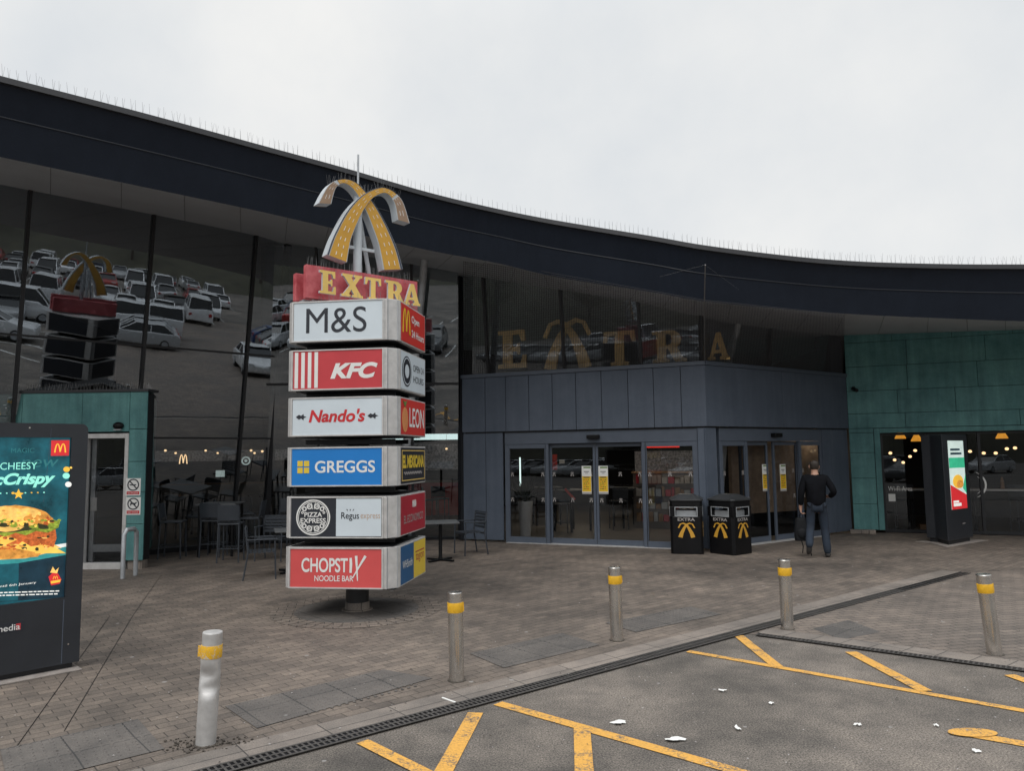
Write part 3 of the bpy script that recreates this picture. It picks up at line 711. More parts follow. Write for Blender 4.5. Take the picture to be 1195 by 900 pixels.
lsp = MB(); spikes(lsp, [FB1 @ Vector((-4.5 + i * 0.5, zt1 + 0.05, -0.02)) for i in range(10)], 0.06, 0.13)
spikes(lsp, [FB2 @ Vector((i * 0.5, zt1 + 0.05, -0.02)) for i in range(5)], 0.06, 0.13)
o = lsp.build('bird_spikes', M_WIRE, lob, normals=False); o['kind'] = 'stuff'
# silver framed door
fr_ = MB()
for a, b in ((dl - 0.05, dl + 0.03), (dr - 0.075, dr)): fr_.box(a, b, 0.0, dz, -0.16, -0.02, 0, FB1)
fr_.box(dl + 0.032, dr - 0.077, dz - 0.09, dz - 0.001, -0.15, -0.022, 0, FB1); fr_.box(dl + 0.032, dr - 0.077, 0.004, 0.12, -0.15, -0.022, 0, FB1)
fo = fr_.build('door_frame', M_SILV, B, bevel=0.004, seg=1)
a, b = dl + 0.04, dr - 0.085
MB().quad([(a, 0.12, -0.12), (b, 0.12, -0.12), (b, dz - 0.09, -0.12), (a, dz - 0.09, -0.12)], 0, FB1).build('pane', M_GLASSD, fo, normals=False)
dd = MB(); dd.box(a + 0.0, a + 0.09, 0.13, dz - 0.1, -0.22, -0.17, 0, FB1); dd.box(a + 0.088, b - 0.02, 0.30, 0.44, -0.219, -0.171, 0, FB1)
dd = dd.build('lobby_door', M_GALV, B, bevel=0.003, seg=1)
h = MB(); h.box(a + 0.02, a + 0.14, 1.05, 1.3, -0.168, -0.15, 0, FB1); h.build('handle', M_SILV, dd, bevel=0.006)

# ---- inside: floor, back walls, low ceiling
fl = MB()
gb = lambda u: (FG @ Vector((u, zb, -0.05)))
q0, q1 = gb(U0), gb(U1)
fl.quad([(q0.x, q0.y, 0.0062), (q1.x, q1.y, 0.0062), (q1.x, 30, 0.0062), (q0.x, 30, 0.0062)], 0)
nL = -FL.col[2].to_3d(); nR = -FR.col[2].to_3d(); nT = -FT_.col[2].to_3d()
p0 = bL + nL * 0.12; p1 = bC + nL * 0.14; p2 = bR + nR * 0.12; p3 = FT_ @ Vector((UE, 0, -0.2))
fl.quad([(p0.x, p0.y, 0.0064), (p1.x, p1.y, 0.0064), (p2.x, p2.y, 0.0064), (p2.x, 29, 0.0064), (p0.x, 29, 0.0064)], 0)
p2b = FT_ @ Vector((0.1, 0, -0.2))
fl.quad([(p2b.x, p2b.y, 0.0066), (p3.x, p3.y, 0.0066), (p3.x, 29, 0.0066), (p2b.x, 29, 0.0066)], 0)
fl.build('interior_floor', M_INTF, kind='structure', normals=False)
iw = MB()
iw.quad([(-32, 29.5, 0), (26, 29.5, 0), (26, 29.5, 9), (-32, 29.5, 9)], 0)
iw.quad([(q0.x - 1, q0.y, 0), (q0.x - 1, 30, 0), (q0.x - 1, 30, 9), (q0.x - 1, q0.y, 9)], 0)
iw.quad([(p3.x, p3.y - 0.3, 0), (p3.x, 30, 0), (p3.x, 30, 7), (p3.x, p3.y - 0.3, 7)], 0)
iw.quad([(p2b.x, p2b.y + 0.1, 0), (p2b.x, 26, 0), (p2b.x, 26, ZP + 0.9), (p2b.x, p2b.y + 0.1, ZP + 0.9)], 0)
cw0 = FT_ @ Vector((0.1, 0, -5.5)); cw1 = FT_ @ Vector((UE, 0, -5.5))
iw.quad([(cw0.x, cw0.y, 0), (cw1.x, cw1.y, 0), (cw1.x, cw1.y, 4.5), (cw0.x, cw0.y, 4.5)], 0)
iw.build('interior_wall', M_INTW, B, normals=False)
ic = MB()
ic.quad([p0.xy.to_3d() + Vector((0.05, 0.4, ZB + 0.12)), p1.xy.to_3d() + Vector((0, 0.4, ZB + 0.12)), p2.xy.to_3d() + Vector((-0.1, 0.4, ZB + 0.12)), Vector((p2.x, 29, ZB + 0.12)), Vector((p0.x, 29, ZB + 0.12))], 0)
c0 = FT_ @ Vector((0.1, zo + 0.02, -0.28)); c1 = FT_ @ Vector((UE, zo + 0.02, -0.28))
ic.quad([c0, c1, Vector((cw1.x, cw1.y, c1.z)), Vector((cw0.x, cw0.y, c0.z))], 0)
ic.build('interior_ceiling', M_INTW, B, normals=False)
# raking steel columns that carry the roof
c = thing('raking_column', 'pale round steel column leaning outwards behind the sign pylon', 'column', G(463, 640))
MB().tube([G(463, 640), V(497, 287, 15.7)], [0.09, 0.085], 14).build('shaft', M_GALV, c, smooth=True)
bf = MB(); bf.lathe([(0.19, 0.004), (0.19, 0.03)], 14, 0, Matrix.Translation(G(463, 640))); bf.build('base_plate', M_GALV, c)
cb = V(850, 421, 16.5); ct = V(866, 352, 16.1)
c = thing('raking_column', 'dark steel column leaning behind the right upper glazing of the entrance', 'column', (cb.x, cb.y, 0))
MB().tube([(cb.x - 0.35, cb.y + 0.3, 0.007), cb, ct + Vector((0.03, 0, 0.1))], [0.1, 0.1, 0.09], 14).build('shaft', M_GALV, c, smooth=True)
# ------------------------------------------------------------------ the sign pylon
PY = thing('sign_pylon', 'tall pylon of six stacked brand sign boxes under crossed golden road arches', 'sign', (PC.x, PC.y, 0))
PR = Matrix.Translation((PC.x, PC.y, 0)) @ Matrix.Rotation(rad(-8), 4, 'Z')
BOARDX = Vector((0.775, 0.632, 0)); BOARDN = Vector((0.632, -0.775, 0))
po = MB()
po.lathe([(0.15, 0.06), (0.15, 3.98)], 20, 0, Matrix.Translation((PC.x, PC.y, 0)))
po.build('pole', M_DARKF, PY, smooth=True)
co = MB(); co.lathe([(0.20, 0.006), (0.20, 0.02), (0.16, 0.022), (0.158, 0.10), (0.152, 0.11)], 20, 0, Matrix.Translation((PC.x, PC.y, 0))); co.build('base_collar', M_KERB, PY, smooth=True)
plan = [(-0.66, -0.65), (0.555, -0.65), (0.60, -0.635), (0.70, -0.535), (0.72, -0.49), (0.745, 0.66), (0.70, 0.70), (-0.68, 0.70), (-0.72, 0.66), (-0.72, -0.60)]
def yfront(): return (PR @ Vector((0, -0.65, 0))).y
rowpx = [(352.5, 400), (409, 456.5), (464.5, 510), (522.5, 568.5), (580, 628.5), (639, 687)]
ZR = [(V(340, b, 9.43).z, V(340, a, 9.43).z) for a, b in rowpx]
FF = PR @ frame((0, -0.65, 0), (1, 0, 0))                                        # front faces: u right, v up (world z), w out
FRt = PR @ frame((0.72, -0.49, 0), (0.025, 1.15, 0))                               # right faces
FBk = PR @ frame((0, 0.70, 0), (-1, 0, 0)); FLf = PR @ frame((-0.72, 0, 0), (0, -1, 0))
front_m = [M_SIGNW, M_SRED, M_SIGNW, M_BLUE, M_INK, M_SRED2]
right_m = [M_BRED, M_SIGNW, M_BRED, M_INK, M_CRIM, M_DBLUE]
A0, A1 = -0.635, 0.535; C0, C1 = 0.035, 1.12
def rects(mb, F, u0, u1, v0, v1, t, w0, w1, mi=0):
    mb.box(u0, u1, v0, v0 + t, w0, w1, mi, F); mb.box(u0, u1, v1 - t, v1, w0, w1, mi, F)
    mb.box(u0, u0 + t, v0 + t, v1 - t, w0, w1, mi, F); mb.box(u1 - t, u1, v0 + t, v1 - t, w0, w1, mi, F)
for i, (z0, z1) in enumerate(ZR):
    bx = MB(); bx.prism([plan], z0, z1, PR, 0)
    box_ = bx.build('sign_box', M_SILV, PY, bevel=0.006, seg=2)
    f = MB(); f.box(A0, A1, z0 + 0.018, z1 - 0.018, -0.01, 0.004, 0, FF)
    if i == 4: f.box((A0 + A1) / 2 + 0.003, A1 - 0.002, z0 + 0.027, z1 - 0.027, 0.0045, 0.007, 1, FF)
    f.build('front_panel', [front_m[i], M_SIGNW], box_)
    rects_ = MB(); rects(rects_, FF, A0 - 0.022, A1 + 0.022, z0 + 0.002, z1 - 0.002, 0.016, -0.01, 0.014)
    rects_.box(A1 + 0.055, A1 + 0.066, z0 + 0.002, z1 - 0.002, -0.02, 0.006, 0, FF)
    rects_.build('panel_frame', M_SILV, box_)
    sm = MB()
    for (qx, qy) in ((0.603, -0.6355), (0.703, -0.535)): sm.tube([PR @ Vector((qx, qy, z0 + 0.004)), PR @ Vector((qx, qy, z1 - 0.004))], 0.006, 6)
    sm.build('corner_seam', M_GALV, box_)
    ut = MB(); ut.box(-0.62, 0.68, -0.6, 0.64, z0 - 0.012, z0 - 0.001, 0, PR); ut.build('soffit_plate', M_DARKF, box_)
    r = MB(); r.box(C0, C1, z0 + 0.018, z1 - 0.018, -0.01, 0.004, 0, FRt)
    if i == 5: r.box((C0 + C1) / 2, C1 - 0.001, z0 + 0.02, z1 - 0.02, 0.0045, 0.006, 1, FRt)
    r.build('side_panel', [right_m[i], M_SYEL], box_)
    bk = MB(); bk.box(-0.6, 0.6, z0 + 0.03, z1 - 0.03, -0.01, 0.005, 0, FBk); bk.box(-0.5, 0.55, z0 + 0.03, z1 - 0.03, -0.01, 0.005, 0, FLf); bk.build('rear_panel', M_INK, box_)  # rear panels coloured dark to give the pylon a shaded back
    lt = MB(); vc = (z0 + z1) / 2; H_ = z1 - z0; rt = MB(); rc = (C0 + C1) / 2
    fm_, rm_ = [M_LETW], [M_LETW]
    if i == 0:
        fm_ = [M_INK]; txt(lt, 'M&S', FF, -0.07, vc + 0.01, 0.0065, 0.325, 0.80)
        rm_ = [M_PYEL, M_LETW]
        rt.prism(shape(ARCH_M, FRt, 0.08, vc - 0.13, 0.34, 0.33), 0.006, 0.009, FRt, 0)
        txt(rt, 'Open', FRt, 0.66, vc + 0.09, 0.0065, 0.13, 0.36, bold=0.02, mi=1); txt(rt, '24 Hours', FRt, 0.77, vc - 0.09, 0.0065, 0.1, 0.58, bold=0.02, mi=1)
    elif i == 1:
        txt(lt, 'KFC', FF, 0.17, vc - 0.02, 0.0065, 0.2, 0.62, bold=0.045, shear=0.3)
        # the portrait is left out: a plain white end with red stripes stands in its place
        for k_ in range(4): lt.box(A0 + 0.02 + k_ * 0.088, A0 + 0.066 + k_ * 0.088, z0 + 0.032, z1 - 0.032, 0.0055, 0.0075, 0, FF)
        rm_ = [M_INK, M_SIGNW]
        rt.prism([disc(0.27, vc, 0.2, 32, 0.2)], 0.006, 0.008, FRt, 0)
        rt.prism(ring(0.27, vc, 0.165, 0.18), 0.0085, 0.0095, FRt, 1); rt.prism([disc(0.27, vc, 0.09, 24)], 0.0085, 0.0095, FRt, 1)
        txt(rt, 'OPEN 24', FRt, 0.80, vc + 0.075, 0.0065, 0.09, 0.5); txt(rt, 'HOURS', FRt, 0.80, vc - 0.075, 0.0065, 0.09, 0.48)
    elif i == 2:
        fm_ = [M_LETR, M_INK]; txt(lt, "Nando's", FF, -0.05, vc + 0.01, 0.0065, 0.165, 0.74, bold=0.03, shear=0.22)
        for s in (-1, 1):
            q = -0.05 + s * 0.47
            lt.prism([(q - 0.07, vc), (q - 0.03, vc + 0.03), (q, vc + 0.015), (q + 0.03, vc + 0.04), (q + 0.035, vc + 0.012), (q + 0.07, vc), (q + 0.035, vc - 0.012), (q + 0.03, vc - 0.04), (q, vc - 0.015), (q - 0.03, vc - 0.03)], 0.0055, 0.0075, FF, 1)
        rm_ = [M_LETW, mat('peach_orange', (0.68, 0.27, 0.10), 0.5), mat('leaf_green', (0.12, 0.22, 0.05), 0.5)]
        txt(rt, 'LEON', FRt, 0.72, vc, 0.0065, 0.26, 0.68, bold=0.012)
        rt.prism([disc(0.19, vc - 0.04, 0.13, 24, 0.16)], 0.006, 0.008, FRt, 1); rt.prism([(0.19, vc + 0.12), (0.1, vc + 0.2), (0.2, vc + 0.19), (0.28, vc + 0.21), (0.22, vc + 0.15)], 0.0062, 0.0085, FRt, 2)
    elif i == 3:
        fm_ = [M_LETW, M_SYEL]; txt(lt, 'GREGGS', FF, 0.06, vc, 0.0065, 0.15, 0.78, bold=0.018)
        for a in (0, 1):
            for b in (0, 1): lt.box(-0.56 + a * 0.085, -0.56 + a * 0.085 + 0.07, vc - 0.078 + b * 0.085, vc - 0.078 + b * 0.085 + 0.07, 0.0055, 0.0075, 1, FF)
        rm_ = [M_SYEL, M_GOLD, M_LETG]
        txt(rt, 'EL MEXICANA', FRt, rc, vc + 0.05, 0.0065, 0.17, 0.96, bold=0.05); rt.prism([ribbon([(C0 + 0.12 + 0.8 * k / 30, vc - 0.1 + 0.018 * math.sin(k * 2.1)) for k in range(31)], [0.018] * 31)], 0.0055, 0.0075, FRt, 2)
        rects(rt, FRt, C0 + 0.03, C1 - 0.03, z0 + 0.05, z1 - 0.05, 0.012, 0.005, 0.0075, 1)
    elif i == 4:
        fm_ = [M_LETW, M_INK, mat('tan_lettering', (0.5, 0.36, 0.27), 0.5)]
        u = A0 + 0.29
        lt.prism(ring(u, vc, 0.205, 0.222), 0.006, 0.008, FF, 0); lt.prism(ring(u, vc, 0.188, 0.196), 0.006, 0.008, FF, 0)
        txt(lt, 'PIZZA', FF, u, vc + 0.035, 0.0065, 0.058, 0.23, bold=0.02); txt(lt, 'EXPRESS', FF, u, vc - 0.04, 0.0065, 0.062, 0.33, bold=0.02)
        for sx in (-1, 1):
            for sy in (-1, 1):
                for (qx, qy, r0, r1) in ((0.05, 0.135, 0.022, 0.036), (0.115, 0.105, 0.016, 0.03), (0.055, 0.135, 0.006, 0.014), (0.14, 0.06 if sy > 0 else 0.09, 0.008, 0.017)):
                    lt.prism(ring(u + sx * qx, vc + sy * qy, r0, r1, 16), 0.006, 0.008, FF, 0)
                lt.prism(ribbon([(u + sx * 0.012, vc + sy * 0.10), (u + sx * 0.016, vc + sy * 0.15), (u + sx * 0.03, vc + sy * 0.18)], [0.008, 0.01, 0.006]), 0.006, 0.008, FF, 0)
        txt(lt, 'Regus', FF, 0.135, vc + 0.01, 0.0095, 0.105, 0.23, bold=0.008, mi=1); txt(lt, 'express', FF, 0.395, vc + 0.0, 0.0095, 0.075, 0.25, mi=2)
        for dx in (-0.03, 0, 0.03): lt.prism([(0.135 + dx, vc + 0.075), (0.145 + dx * 1.5, vc + 0.1), (0.13 + dx * 1.5, vc + 0.1)], 0.0075, 0.0095, FF, 1)
        rm_ = [M_LETW, M_LETG]
        for dx in (-0.06, 0, 0.06): rt.prism([disc(rc + dx + 0.02, vc + 0.12, 0.022, 10, 0.05)], 0.006, 0.008, FRt, 0)
        txt(rt, 'EL ECONOMICO', FRt, rc, vc - 0.06, 0.0065, 0.1, 0.86, mi=1)
    else:
        txt(lt, 'CHOPST', FF, -0.19, vc + 0.035, 0.0065, 0.175, 0.60, bold=0.02); lt.prism(ribbon([(0.145, vc - 0.055), (0.15, vc + 0.05), (0.145, vc + 0.125)], [0.028, 0.034, 0.03]), 0.006, 0.008, FF, 0)
        lt.prism(ribbon([(0.235, vc - 0.15), (0.225, vc, ), (0.215, vc + 0.15)], [0.012, 0.022, 0.034]), 0.006, 0.008, FF, 0)
        lt.prism(ribbon([(0.17, vc - 0.12), (0.26, vc + 0.03), (0.335, vc + 0.15)], [0.012, 0.022, 0.034]), 0.0062, 0.0084, FF, 0)
        txt(lt, 'NOODLE BAR', FF, -0.07, vc - 0.125, 0.0065, 0.07, 0.50, bold=0.01)
        rm_ = [M_LETW, M_CRIM]
        txt(rt, 'WHSmith', FRt, C0 + 0.27, vc, 0.0065, 0.1, 0.42); txt(rt, 'tagon', FRt, C0 + 0.82, vc + 0.01, 0.0075, 0.13, 0.38, mi=1); rt.box(C0 + 0.62, C0 + 1.02, vc + 0.09, vc + 0.105, 0.0065, 0.008, 1, FRt)
    lt.build('front_lettering', fm_, box_, normals=False); rt.build('side_lettering', rm_, box_, normals=False)
ar = MB()
for (z0, _), (_, zt) in zip(ZR[:-1], ZR[1:]):                                    # cross arms in the gaps
    zc = (z0 + zt) / 2
    for s in (-1, 1):
        ar.box(-0.6, 0.6, s * 0.3 - 0.02, s * 0.3 + 0.02, zc - 0.03, zc + 0.03, 0, PR); ar.box(s * 0.3 - 0.02, s * 0.3 + 0.02, -0.27, 0.27, zc - 0.028, zc + 0.028, 0, PR)
    ar.box(-0.66, 0.66, -0.58, 0.6, zt + 0.004, zt + 0.012, 0, PR)
ar.build('cross_arms', M_DARKF, PY)

# red EXTRA board
bo = Vector((PC.x, PC.y, 0)) + BOARDN * 0.20
FE = frame(bo, BOARDX)
e00, e01 = onF(FE, 357, 345), onF(FE, 490, 329)
HB = 0.83; zb0 = onF(FE, 357, 346)[1]; zb1 = onF(FE, 357, 307)[1]
bd = MB()
nseg = 10                                                                        # a gently bowed board
for k in range(nseg):
    ua, ub = -HB + 2 * HB * k / nseg, -HB + 2 * HB * (k + 1) / nseg
    ca, cb_ = (0.02 * (1 - (ua / HB) ** 2), 0.02 * (1 - (ub / HB) ** 2))
    bd.add([(ua, zb0, ca - 0.05), (ub, zb0, cb_ - 0.05), (ub, zb1, cb_ - 0.05), (ua, zb1, ca - 0.05), (ua, zb0, -0.13), (ub, zb0, -0.13), (ub, zb1, -0.13), (ua, zb1, -0.13)],
           [(0, 1, 2, 3), (5, 4, 7, 6), (3, 2, 6, 7), (1, 0, 4, 5)] + ([(0, 3, 7, 4)] if k == 0 else []) + ([(2, 1, 5, 6)] if k == nseg - 1 else []), 0, FE)
board = bd.build('name_board', M_BOARD, PY)
b2 = MB(); b2.box(-HB - 0.02, HB - 0.05, zb0 + 0.0, zb1 - 0.06, -0.42, -0.33, 0, FE); b2.build('rear_board', M_BOARD, PY, bevel=0.01)
bb = MB()
for u in (-0.6, -0.1, 0.5): bb.box(u - 0.03, u + 0.03, zb0 + 0.02, zb0 + 0.06, -0.325, -0.135, 0, FE)
bb.box(-HB + 0.02, HB - 0.02, zb0 - 0.045, zb0 - 0.004, -0.3, -0.16, 0, FE)
bb.build('board_bracket', M_GALV, PY)
lx = [(-0.70, .27), (-0.40, .31), (-0.06, .27), (0.25, .30), (0.53, .27)]
zl0 = zb0 + 0.055; zlh = 0.30
for ch, (u, w) in zip('EXTRA', lx):
    lm = MB(); lp = shape(SERIF[ch], FE, u, zl0, w, zlh); lm.prism(lp, 0.035, 0.075, FE, 0, 1)
    lm.build('board_letter', [M_GOLD, M_ARCHW], board)
ls = MB(); spikes(ls, [(FE @ Vector((-HB + 0.06 * i, zb1, -0.07))) for i in range(int(2 * HB / 0.06))], 0.03, 0.11, 0.0018, 0.02)
spikes(ls, [(FE @ Vector((-0.72 + 0.1 * i, zl0 - 0.0 + zlh, 0.055))) for i in range(15)], 0.04, 0.05, 0.0015, 0.008)
o = ls.build('bird_spikes', M_WIRE, board, normals=False); o['kind'] = 'stuff'
ls = MB(); zt_ = ZR[0][1]
spikes(ls, [PR @ Vector((x, -0.6, zt_)) for x in (-0.6, -0.3, 0, 0.3, 0.55)], 0.05, 0.09, 0.0018, 0.02); spikes(ls, [PR @ Vector((0.68, y, zt_)) for y in (-0.45, 0, 0.5)], 0.05, 0.09, 0.0018, 0.02)
o = ls.build('bird_spikes', M_WIRE, PY, normals=False); o['kind'] = 'stuff'

# crossed road arches
def zp(zx, zy): return (320 + zx / 3.335, 180 + zy / 3.335)
def tr(pts, F, w=0.0): return [onF(F, *zp(*p), w) for p in pts]
FA = frame(bo + BOARDN * 0.02, BOARDX)
L1 = [(205, 390), (219, 348), (236, 308), (270, 243), (300, 200), (335, 165), (372, 142), (420, 128), (458, 140), (485, 163), (505, 195), (527, 268)]
R1 = [(283, 420), (290, 375), (299, 330), (320, 275), (338, 236), (358, 200), (388, 166), (425, 150), (447, 158), (462, 178), (472, 205), (480, 255)]
L2 = [(425, 450), (415, 395), (404, 345), (385, 290), (366, 240), (345, 195), (322, 155), (300, 128), (272, 112), (250, 120), (235, 142), (222, 193)]
R2 = [(500, 447), (484, 385), (465, 335), (440, 280), (412, 228), (385, 185), (352, 140), (318, 108), (275, 95), (230, 106), (200, 137), (172, 190)]
def arch(Lp, Rp, w1, depth, nm):
    Lq = crom([Vector(p) for p in tr(Lp, FA, w1)], 3); Rq = crom([Vector(p) for p in tr(Rp, FA, w1)], 3)
    ring_ = [tuple(p) for p in Lq] + [tuple(p) for p in reversed(Rq)]
    mb = MB(); mb.prism([ring_], w1 - depth, w1, FA, 0)
    a = mb.build('road_arch', M_ARCHW, PY)
    def inner(t0, t1, i0, i1, w, mi, mb):
        n = len(Lq)
        A = [Lq[i].lerp(Rq[i], t0) for i in range(i0, i1)]; B_ = [Lq[i].lerp(Rq[i], t1) for i in range(i0, i1)]
        mb.prism([[tuple(p) for p in A] + [tuple(p) for p in reversed(B_)]], w1 + 0.001, w, FA, mi)
    n = len(Lq); fc = MB(); cut = int(n * 0.80)
    if nm == 1: inner(0.02, 0.085, 0, cut, w1 + 0.004, 2, fc); inner(0.13, 0.96, 0, cut, w1 + 0.005, 0, fc)
    else: inner(0.90, 0.98, 0, cut, w1 + 0.004, 2, fc); inner(0.05, 0.86, 0, cut, w1 + 0.005, 0, fc)
    inner(0.07, 0.93, cut, n, w1 + 0.0052, 1, fc)
    for t in (0.38, 0.66) if nm == 1 else (0.32, 0.62):
        i = 1
        while i < n - 2:
            A = Lq[i].lerp(Rq[i], t); Bv = Lq[i].lerp(Rq[i], t + 0.035); C_ = Lq[i + 1].lerp(Rq[i + 1], t); D_ = Lq[i + 1].lerp(Rq[i + 1], t + 0.035)
            C_ = A.lerp(C_, 0.8); D_ = Bv.lerp(D_, 0.8)
            fc.prism([[tuple(A), tuple(C_), tuple(D_), tuple(Bv)]], w1 + 0.0055, w1 + 0.008, FA, 3); i += 2
    bk_ = MB(); A_ = [Lq[i].lerp(Rq[i], 0.12) for i in range(n)]; B_ = [Lq[i].lerp(Rq[i], 0.92) for i in range(n)]
    bk_.prism([[tuple(p) for p in A_] + [tuple(p) for p in reversed(B_)]], w1 - depth - 0.005, w1 - depth - 0.001, FA, 0); bk_.build('rear_road_face', M_ARCHY, a)
    fc.build('road_face', [M_ARCHY, M_ARCHG, M_ARCHN, M_LETW], a, normals=True)
    return a
a1 = arch(L1, R1, 0.0, 0.15, 1); a2 = arch(L2, R2, -0.035, 0.15, 2)
ct = FE @ Vector((0, zb1, -0.09))
mp_ = MB(); pm = FE @ Vector((onF(FE, 421, 290)[0], 0, -0.09))
mp_.tube([(pm.x, pm.y, 3.9), (pm.x, pm.y, onF(FE, 421, 216)[1])], 0.058, 16); mp_.build('mast', M_ARCHW, PY, smooth=True)
cb2 = MB(); vz = onF(FE, 420, 288)[1]
cb2.box(onF(FE, 400, 288)[0], onF(FE, 440, 288)[0], vz - 0.02, vz + 0.02, -0.11, -0.07, 0, FE)
cb2.tube([FE @ Vector((onF(FE, 428, 300)[0], zb1 + 0.02, -0.25)), FE @ Vector((onF(FE, 425, 250)[0], onF(FE, 425, 250)[1], -0.25))], 0.04, 8)
cb2.tube([FE @ Vector((onF(FE, 440, 300)[0], zb1 - 0.02, -0.2)), FE @ Vector((onF(FE, 427, 245)[0], onF(FE, 427, 245)[1], -0.2))], 0.03, 8)
cb2.build('arch_brace', M_ARCHW, PY)
rd = MB(); zr = onF(FE, 422, 178)[1]; rd.tube([(pm.x, pm.y, onF(FE, 421, 216)[1]), (pm.x, pm.y, zr)], 0.014, 8); rd.build('lightning_rod', M_GALV, PY)
asp = MB()
for Lx in (L1, R2):
    for p in Lx[5:10]:
        q = onF(FA, *zp(*p)); c0 = FA @ Vector((q[0], q[1], -0.08))
        for k in range(5): asp.tube([c0 + Vector((0.02 * k - 0.04, 0, -0.01)), c0 + Vector((0.035 * k - 0.07 + random.uniform(-.02, .02), random.uniform(-.03, .03), 0.11))], [0.0018, 0.001], 3, caps=False)
o = asp.build('bird_spikes', M_WIRE, a1, normals=False); o['kind'] = 'stuff'

# ------------------------------------------------------------------ big advertising totem on the left
kr = G(92, 781); kl_ = G(0, 798.5); KX = Vector((kr.x - kl_.x, kr.y - kl_.y, 0)).normalized()
FK = frame(kr, KX)                                                               # u = 0 at the right end
KT = thing('advertising_totem', 'large charcoal advertising totem with a lit burger screen standing by the teal lobby', 'digital sign', (kr.x - KX.x * 0.6, kr.y - KX.y * 0.6, 0), math.atan2(KX.y, KX.x))
KW = 1.22; kz = onF(FK, 96, 495)[1]
s_tr, s_br = onF(FK, 84, 511), onF(FK, 75.5, 697.5); su1 = (s_tr[0] + s_br[0]) / 2; su0 = -KW + (-su1); sz0, sz1 = s_br[1], s_tr[1]
def rrect(u0, u1, v0, v1, r):
    out = []
    for cx_, cy_, a in ((u1 - r, v1 - r, 0), (u0 + r, v1 - r, 90)):
        for k in range(7): t = rad(a + 15 * k); out.append((cx_ + r * math.cos(t), cy_ + r * math.sin(t)))
    return out + [(u0, v0), (u1, v0)]
kb = MB(); kb.prism([rrect(-KW, 0, 0.07, kz, 0.06), [(su0, sz0), (su0, sz1), (su1, sz1), (su1, sz0)]], -0.05, 0.0, FK, 0, back=False)
kb.prism([rrect(-KW, 0, 0.07, kz, 0.06)], -0.30, -0.051, FK, 0)
kbody = kb.build('cabinet', M_KIOSK, KT)
kp = MB(); kp.box(-KW + 0.06, -0.05, 0.004, 0.07, -0.26, -0.04, 0, FK); kp.build('plinth', M_DARKF, KT)
ks = MB(); ks.box(-KW - 0.25, -0.0, 0.004, 0.022, -0.36, 0.10, 0, FK); ks.build('concrete_pad', mat('pale_concrete', (0.27, 0.24, 0.22), 0.85, var=0.25, scale=8, bump=0.3), KT, bevel=0.006)
kj = MB(); kj.box(-0.155, -0.149, 0.08, sz0 - 0.02, -0.003, 0.0015, 0, FK); kj.tube([FK @ Vector((-0.32, kz - 0.05, 0)), FK @ Vector((-0.335, kz - 0.35, 0.004)), FK @ Vector((-0.36, kz - 0.75, 0.004))], 0.0015, 4); kj.build('cabinet_seam', M_GREY, kbody)
SCR = lambda n, c, e=0.9, var=0.1, scale=6: mat(n, c, 0.3, var=var, scale=scale, emit=e)
E_BG = SCR('screen_teal', (0.007, 0.065, 0.085), 1.0, 0.7, 3); E_DK = SCR('screen_night', (0.006, 0.022, 0.035), 1.0, 0.4); E_MINT = SCR('screen_mint', (0.28, 0.75, 0.62), 0.7); E_RED = SCR('screen_red', (0.55, 0.025, 0.03), 0.7)
E_YEL = SCR('screen_yellow', (0.80, 0.45, 0.05), 0.7); E_BUN = SCR('screen_bun', (0.55, 0.24, 0.045), 0.8, 0.45, 22); E_BUN2 = SCR('screen_bun_light', (0.78, 0.46, 0.12), 0.8, 0.3, 18); E_LET = SCR('screen_lettuce', (0.20, 0.26, 0.03), 0.8, 0.7, 30); E_PAT = SCR('screen_crisp_patty', (0.42, 0.10, 0.025), 0.8, 0.6, 26); E_CHE = SCR('screen_cheese', (0.80, 0.50, 0.09), 0.8, 0.15)
E_TEAL2 = SCR('screen_table_edge', (0.03, 0.22, 0.22), 0.9, 0.3); E_GHOST = SCR('screen_ghost_type', (0.02, 0.11, 0.12), 1.0, 0.1); E_WHT = SCR('screen_white', (0.75, 0.75, 0.72), 0.7, 0.05); E_BROWN = SCR('screen_dark_gap', (0.03, 0.03, 0.012), 0.9, 0.4, 30)
DS = -0.04                                                                        # screen depth
def kq(pts): return [onF(FK, *p, DS) for p in pts]
scr = MB(); scr.box(su0, su1, sz0, sz1, -0.049, DS, 0, FK); screen = scr.build('screen', E_BG, KT)
im = MB(); ims = [E_DK, E_TEAL2, E_BUN, E_BUN2, E_BROWN, E_LET, E_PAT, E_CHE, E_RED, E_YEL, E_MINT, E_WHT, E_GHOST, E_BG]
lay = [0.0006]
def kp_(pts, mi, closed=True):
    lay[0] += 0.00035; im.quad([FK @ Vector((p[0], p[1], DS + lay[0])) for p in kq(pts)], mi) if len(pts) <= 4 else im.prism([kq(pts)], DS + lay[0] - 0.0003, DS + lay[0], FK, mi, back=False)
def kell(cx_, cy_, rx, ry, mi, n=22, jag=0.0, a0=0, a1=360):
    kp_([(cx_ + rx * (1 + random.uniform(-jag, jag)) * math.cos(rad(a0 + (a1 - a0) * k / n)), cy_ - ry * (1 + random.uniform(-jag, jag)) * math.sin(rad(a0 + (a1 - a0) * k / n))) for k in range(n + (0 if a1 - a0 == 360 else 1))], mi)
uL = lambda y: -42
kp_([(-42, 664), (22, 657), (76, 648), (75.5, 697.5), (-44, 706)], 0)
kp_([(-42, 652), (78, 634), (76.5, 648), (22, 657.5), (-42, 664)], 1)
kp_([(-42, 662), (22, 657.5), (21, 701), (-43, 705)], 13)
kp_([(-42, 650), (30, 648), (78, 638), (78.5, 634), (40, 640), (-42, 642)], 11)                 # the tray
